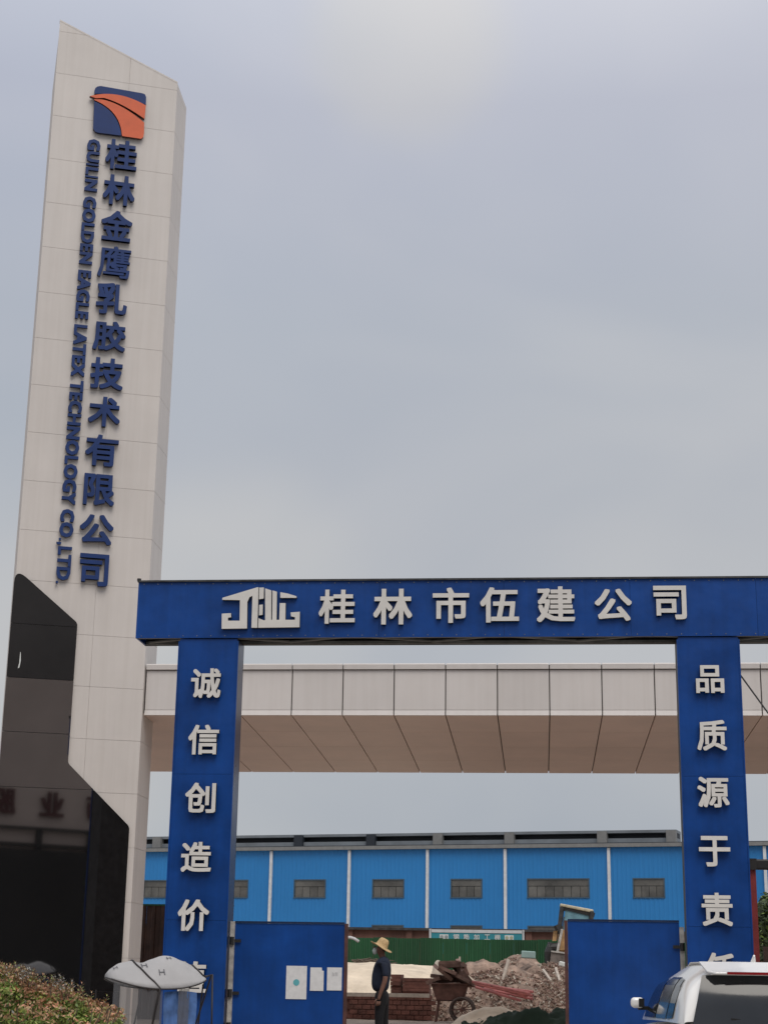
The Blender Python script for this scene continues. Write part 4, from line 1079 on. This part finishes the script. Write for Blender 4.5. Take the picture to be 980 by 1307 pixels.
# ------------------------------------------------------------------ white SUV
def suv():
    CX, CYr = 2.42, 19.0
    t = thing('parked_suv', (CX, CYr, 0), 'white sport utility car with roof rails and dark rear window, parked at the gate', 'car')
    # cross sections along y: (y, z_low, belt_z, halfwidth_belt, roof_z, halfwidth_roof)
    def W(x, y, z): return Vector((CX+x, CYr+y, z))
    # lower body as lofted rings
    secs = [(-.02, .55, .85, .80), (.03, .42, 1.02, .88), (.35, .30, 1.06, .93), (1.2, .28, 1.05, .94), (2.6, .28, 1.02, .94), (3.3, .30, 1.00, .93), (4.1, .34, .90, .88), (4.5, .42, .72, .78)]
    m = MB(); vs = []; fs = []; n = 0
    for (y, zl, zb2, hw) in secs:
        pr = [(-hw+.10, zl), (-hw+.01, zl+.12), (-hw, (zl+zb2)/2), (-hw+.03, zb2-.06), (-hw+.09, zb2), (0, zb2+.02), (hw-.09, zb2), (hw-.03, zb2-.06), (hw, (zl+zb2)/2), (hw-.01, zl+.12), (hw-.10, zl)]
        n = len(pr); vs += [W(x, y, z) for x, z in pr]
    for i in range(len(secs)-1):
        for k in range(n):
            k2 = (k+1) % n; fs.append((i*n+k, i*n+k2, (i+1)*n+k2, (i+1)*n+k))
    fs.append(tuple(range(n-1, -1, -1))); fs.append(tuple((len(secs)-1)*n+k for k in range(n)))
    m.mesh(vs, fs); o = m.build('lower_body', 'car_white', t, smooth=True); o.modifiers.new('sub', 'SUBSURF').levels = 1; o.modifiers['sub'].render_levels = 2
    # greenhouse shell: side profile height and widths; frames as tubes, glass inside
    # greenhouse shell grid: stations along y, profile points from belt to roof centre
    st = [(.06, 1.03, .86, 1.08), (.12, 1.04, .86, 1.32), (.22, 1.05, .86, 1.56), (.33, 1.05, .865, 1.68), (.55, 1.05, .87, 1.725), (1.2, 1.05, .875, 1.745), (2.0, 1.04, .875, 1.735), (2.6, 1.03, .87, 1.66), (3.0, 1.02, .865, 1.45), (3.45, 1.01, .85, 1.05)]
    def prof(y, zb2, hb, zr):
        H = max(.02, zr-zb2); f = min(1, H/.69)
        hr = hb-.34*f
        return [(-hb-.03*f, zb2), (-hb+.02*f, zb2+H*.30), (-hb+.10*f, zb2+H*.66), (-hr+.0, zb2+H*.86), (-hr+.07, zb2+H*.955), (-hr+.25, zb2+H*.99), (0, zr)]
    rows = []
    for s_ in st:
        half = prof(*s_); full = half+[(-x, z) for x, z in reversed(half[:-1])]
        rows.append([W(x, s_[0], z) for x, z in full])
    n = len(rows[0]); white = MB(); glass = MB()
    for i in range(len(rows)-1):
        for k in range(n-1):
            quad = [rows[i][k], rows[i][k+1], rows[i+1][k+1], rows[i+1][k]]
            white.poly(list(reversed(quad)))
    o = white.build('upper_body', 'car_white', t, smooth=True)
    bm = bmesh.new(); bm.from_mesh(o.data); bmesh.ops.remove_doubles(bm, verts=bm.verts, dist=.001); bmesh.ops.recalc_face_normals(bm, faces=bm.faces); bm.to_mesh(o.data); bm.free()
    sub = o.modifiers.new('sub', 'SUBSURF'); sub.levels = sub.render_levels = 2
    # rear window, slightly proud of the tailgate
    def rear(y_at, pts, off): return [W(x, y_at(z)-off, z) for x, z in pts]
    def yat(z):   # tailgate plane
        zz = [1.0, 1.08, 1.32, 1.56, 1.66]; yy = [.035, .055, .115, .205, .27]
        for a in range(4):
            if z <= zz[a+1]: return yy[a]+(yy[a+1]-yy[a])*(z-zz[a])/(zz[a+1]-zz[a])
        return yy[-1]
    m = MB(); vs = []; fs = []
    for j in range(7):
        z = 1.04+(1.575-1.04)*j/6; hw = .77-.15*(j/6)
        for i in range(11): u = -1+2*i/10; vs.append(W(u*hw, yat(z)-.075+.045*u*u, z))
    for j in range(6):
        for i in range(10): a = j*11+i; fs.append((a, a+1, a+12, a+11))
    m.mesh(vs, fs); m.build('rear_window', 'car_glass', t, smooth=True)
    # spoiler and high brake light
    m = MB(); m.prism([W(-.54, .05, 1.578), W(.54, .05, 1.578), W(.60, .30, 1.60), W(-.60, .30, 1.60)], (0, 0, .012)); m.prism([W(-.50, .0, 1.585), W(.50, .0, 1.585), W(.58, .10, 1.605), W(.60, .45, 1.705), W(-.60, .45, 1.705), W(-.58, .10, 1.605)], (0, 0, .022)); m.build('spoiler', 'car_white', t, bevel=.01)
    m = MB(); m.box(W(0, -.004, 1.600), (.74, .02, .028)); m.build('brake_light', 'car_red', t)
    # side windows both sides, proud by 8 mm
    def side(y, z, s, off=.012):
        off = off-.026*max(0, (z-1.15)/.42)
        # interpolate along stations
        for a in range(len(st)-1):
            if st[a][0] <= y <= st[a+1][0]:
                f = (y-st[a][0])/(st[a+1][0]-st[a][0]); q = [st[a][i]*(1-f)+st[a+1][i]*f for i in range(4)]; break
        else: q = st[-1]
        pr = prof(*q)
        for a in range(len(pr)-1):
            if pr[a][1] <= z <= pr[a+1][1]:
                f = (z-pr[a][1])/(pr[a+1][1]-pr[a][1]); return W(s*(-(pr[a][0]*(1-f)+pr[a+1][0]*f)+off), y, z)
        return W(s*(-pr[0][0]+off), y, z)
    wn = [[(.62, 1.10), (1.02, 1.08), (1.02, 1.54), (.80, 1.53), (.66, 1.42)], [(1.08, 1.08), (1.85, 1.07), (1.80, 1.55), (1.08, 1.55)], [(1.92, 1.07), (3.0, 1.06), (2.78, 1.32), (2.50, 1.48), (1.87, 1.545)]]
    for s in (-1, 1):
        for P in wn:
            # subdivide in z so the pane follows the tumblehome
            m = MB(); zs = [1.06+.53*k/8 for k in range(9)]
            for k in range(8):
                Q = clip(clip(P, 0, 1, zs[k+1]), 0, -1, -zs[k])
                if len(Q) >= 3: m.poly([side(y, z, s, .014) for y, z in Q])
            m.build('side_window', 'car_glass', t)
        m = MB(); pts = [side(y, 1.655 if y > .6 else 1.62, s, .0)+Vector((-s*.035, 0, .055+(.0 if .7 < y < 2.2 else -.045))) for y in (.45, .62, .8, 1.3, 1.9, 2.25, 2.4)]
        m.tube(pts, .017, 8); m.build('roof_rail', 'pale_steel', t, smooth=True)
        m = MB(); m.box(W(s*1.0, 2.78, 1.23), (.17, .12, .13)); m.build('mirror', 'car_white', t, bevel=.05, bseg=4)
        m = MB(); m.box(W(s*.955, 2.715, 1.23), (.07, .012, .105)); m.box(W(s*.86, 2.80, 1.165), (.26, .06, .045)); m.build('mirror_glass', 'car_black', t)
        m = MB(); m.prism([W(s*.93, .03, 1.0), W(s*.72, -.035, 1.0), W(s*.70, -.035, .78), W(s*.93, .06, .78)], (0, .06, 0)); m.build('tail_light', 'car_red', t, bevel=.02)
        for y in (.85, 3.65):
            m = MB(); m.tube([W(s*.74, y, .35), W(s*.95, y, .35)], .35, 28); wl = m.build('wheel', 'rubber', t, bevel=.04)
            m = MB(); m.tube([W(s*.80, y, .35), W(s*.96, y, .35)], .22, 16); m.build('rim', 'grey_steel', wl)
    m = MB(); m.tube([W(.05, .62, 1.735), W(.05, .55, 1.80)], [.03, .012], 8); m.build('aerial', 'car_white', t)
    m = MB(); m.box(W(0, -.05, .52), (1.5, .12, .2)); m.build('bumper', 'car_black', t, bevel=.03)
    m = MB(); m.box(W(0, -.045, .80), (.45, .015, .14)); m.build('number_plate', 'pale_steel', t)
    m = MB(); m.box(W(-.1, .0, 1.09), (.5, .015, .02), Matrix.Rotation(R(5), 3, 'Y')); m.build('wiper', 'car_black', t)
    return t
suv_obj = suv()
suv_obj.location = (2.42, 19.0, 0); suv_obj.rotation_euler = (0, 0, R(4.5))

# ------------------------------------------------------------------ hedge at lower left
def hedge():
    Y = 17.0; a = hy(-60, 1245, Y); b = hy(146, 1260, Y)
    t = thing('shrub', ((a.x+b.x)/2, Y, 0), 'bushy shrub with red brown tips over green leaves below the dark panel', 'shrub')
    def topz(x):
        px_ = 0+(x-hy(0, 1240, Y).x)*128.4
        py = 1236+max(0, px_)*.24+(max(0, px_-90))*.12
        return 1.55-(py-1236)/128.4
    tops = MB()
    def pos():
        x = random.uniform(a.x, b.x); y = Y+random.uniform(-.55, .6)
        tz = topz(x)-.05-.20*((y-Y-.2)/.6)**2+.12*noise.noise(Vector((x*3, y*3, 1)))+.05*noise.noise(Vector((x*9, y*9, 2)))
        d = abs(random.gauss(0, .16)); front = (y < Y-.15)
        z = tz-d
        red = (d < .065+.09*noise.noise(Vector((x*2.2, y*2, 7))))
        if red: mi = random.choices((2, 3, 1, 4), (7, 4, 1.2, .25))[0]
        else: mi = random.choices((0, 1, 3), (5, 3.2, .6))[0]
        return Vector((x, y, z)), (1 if not red else .85), mi
    leaves(22000, pos, .046, 'foliage', ['leaf_green', 'leaf_light', 'leaf_red', 'leaf_brown', 'leaf_pale'], (1, 1, 1, 1, 1), t, flat=.8)
    # upright sprigs standing above the mass
    def sprig(n, xr, hi, mi):
        m = MB()
        for i in range(n):
            x = random.uniform(*xr); y = Y+random.uniform(-.3, .3); z0 = topz(x)-.12; h = random.uniform(.5, 1)*hi; lean = Vector((random.uniform(-.06, .06), 0, 0))
            p0 = Vector((x, y, z0)); p1 = p0+Vector((0, 0, .1+h))+lean; m.tube([p0, p1], .0025, 4, 0)
            for k in range(9):
                f = .35+.65*k/8; c_ = p0.lerp(p1, f); an = k*2.4; d = Vector((math.cos(an), math.sin(an)*.6, .45)).normalized(); q = d.cross(Vector((0, 0, 1))).normalized(); L_ = .05*(1.15-f*.4)
                m.poly([c_, c_+d*L_*.5+q*L_*.2, c_+d*L_, c_+d*L_*.5-q*L_*.2], random.choice(mi))
        return m
    sprig(95, (a.x, b.x-.1), .09, (1, 2, 2, 3)).build('sprigs', ['bark', 'leaf_red', 'leaf_brown', 'leaf_light'], t)['kind'] = 'stuff'
    g2 = hy(33, 1235, Y).x; g3 = hy(85, 1240, Y).x
    sprig(9, (g2-.08, g2+.10), .12, (1,)).build('grey_sprigs', ['bark', 'leaf_pale'], t)['kind'] = 'stuff'
    sprig(9, (g3-.10, g3+.12), .14, (1,)).build('grey_sprigs', ['bark', 'leaf_pale'], t)['kind'] = 'stuff'
    m = MB()
    for i in range(60):
        x = random.uniform(a.x, b.x); y = Y+random.uniform(-.4, .4); m.tube([(x, y, 0), (x+random.uniform(-.1, .1), y, .6), (x+random.uniform(-.2, .2), y+random.uniform(-.1, .1), 1.15)], [.012, .009, .005], 5)
    m.build('stems', 'bark', t)
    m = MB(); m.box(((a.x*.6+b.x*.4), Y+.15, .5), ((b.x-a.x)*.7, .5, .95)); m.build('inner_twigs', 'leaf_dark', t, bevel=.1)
hedge()

# ------------------------------------------------------------------ buildings across the road, behind the camera (mirrored in the dark glass)
OY = -22.0
ob = thing('opposite_factory', (15, OY, 0), 'beige factory front across the road with dark red characters, mirrored in the dark glass panel', 'building')
m = MB(); m.box((8, OY-8, 9.5), (70, 15.9, 19)); m.build('wall', 'opp_wall', ob)
OP = Plane((8, OY, 0), math.pi)        # faces +y
zc_, zh = 9.6, 1.6
for ch, x in zip('药业股', (16.3, 13.45, 10.55)):
    put_glyph(ch, OP, 8-x, 10.45, 1.45, 1.4, .02, .1, ob, 'opp_red', 'opp_red', .03, label='dark red character '+ch)
bx(OP, -27, 43, 0, 7.85, .01, .5).build('dark_lower_wall', 'opp_dark', ob)
bx(OP, -27, 43, 8.95, 9.12, .01, .25).build('window_hood', 'opp_dark', ob)
bx(OP, -27, 43, 8.02, 8.22, .01, .25).build('window_sill', 'opp_dark', ob)
for k in range(22):
    u = -27+k*3.15
    f = bx(OP, u, u+.35, 7.86, 8.95, .01, .2).build('window_pier', 'opp_dark', ob)
for k, (x, h) in enumerate(((15.4, 9.0), (5.0, 7.5), (24.0, 8.2))):
    tree('roadside_tree', (x, OY+4, 0), h, 1.7, 1500, ['dark roadside tree before the lettering on the factory across the road', 'low dark roadside tree at the near end of the factory across the road', 'dark roadside tree at the far end of the factory across the road'][k], ['leaf_dark'], (1,), .34, 'roadside trees across the road')
for k_, me in GLY.items():
    if me.users == 0: pass
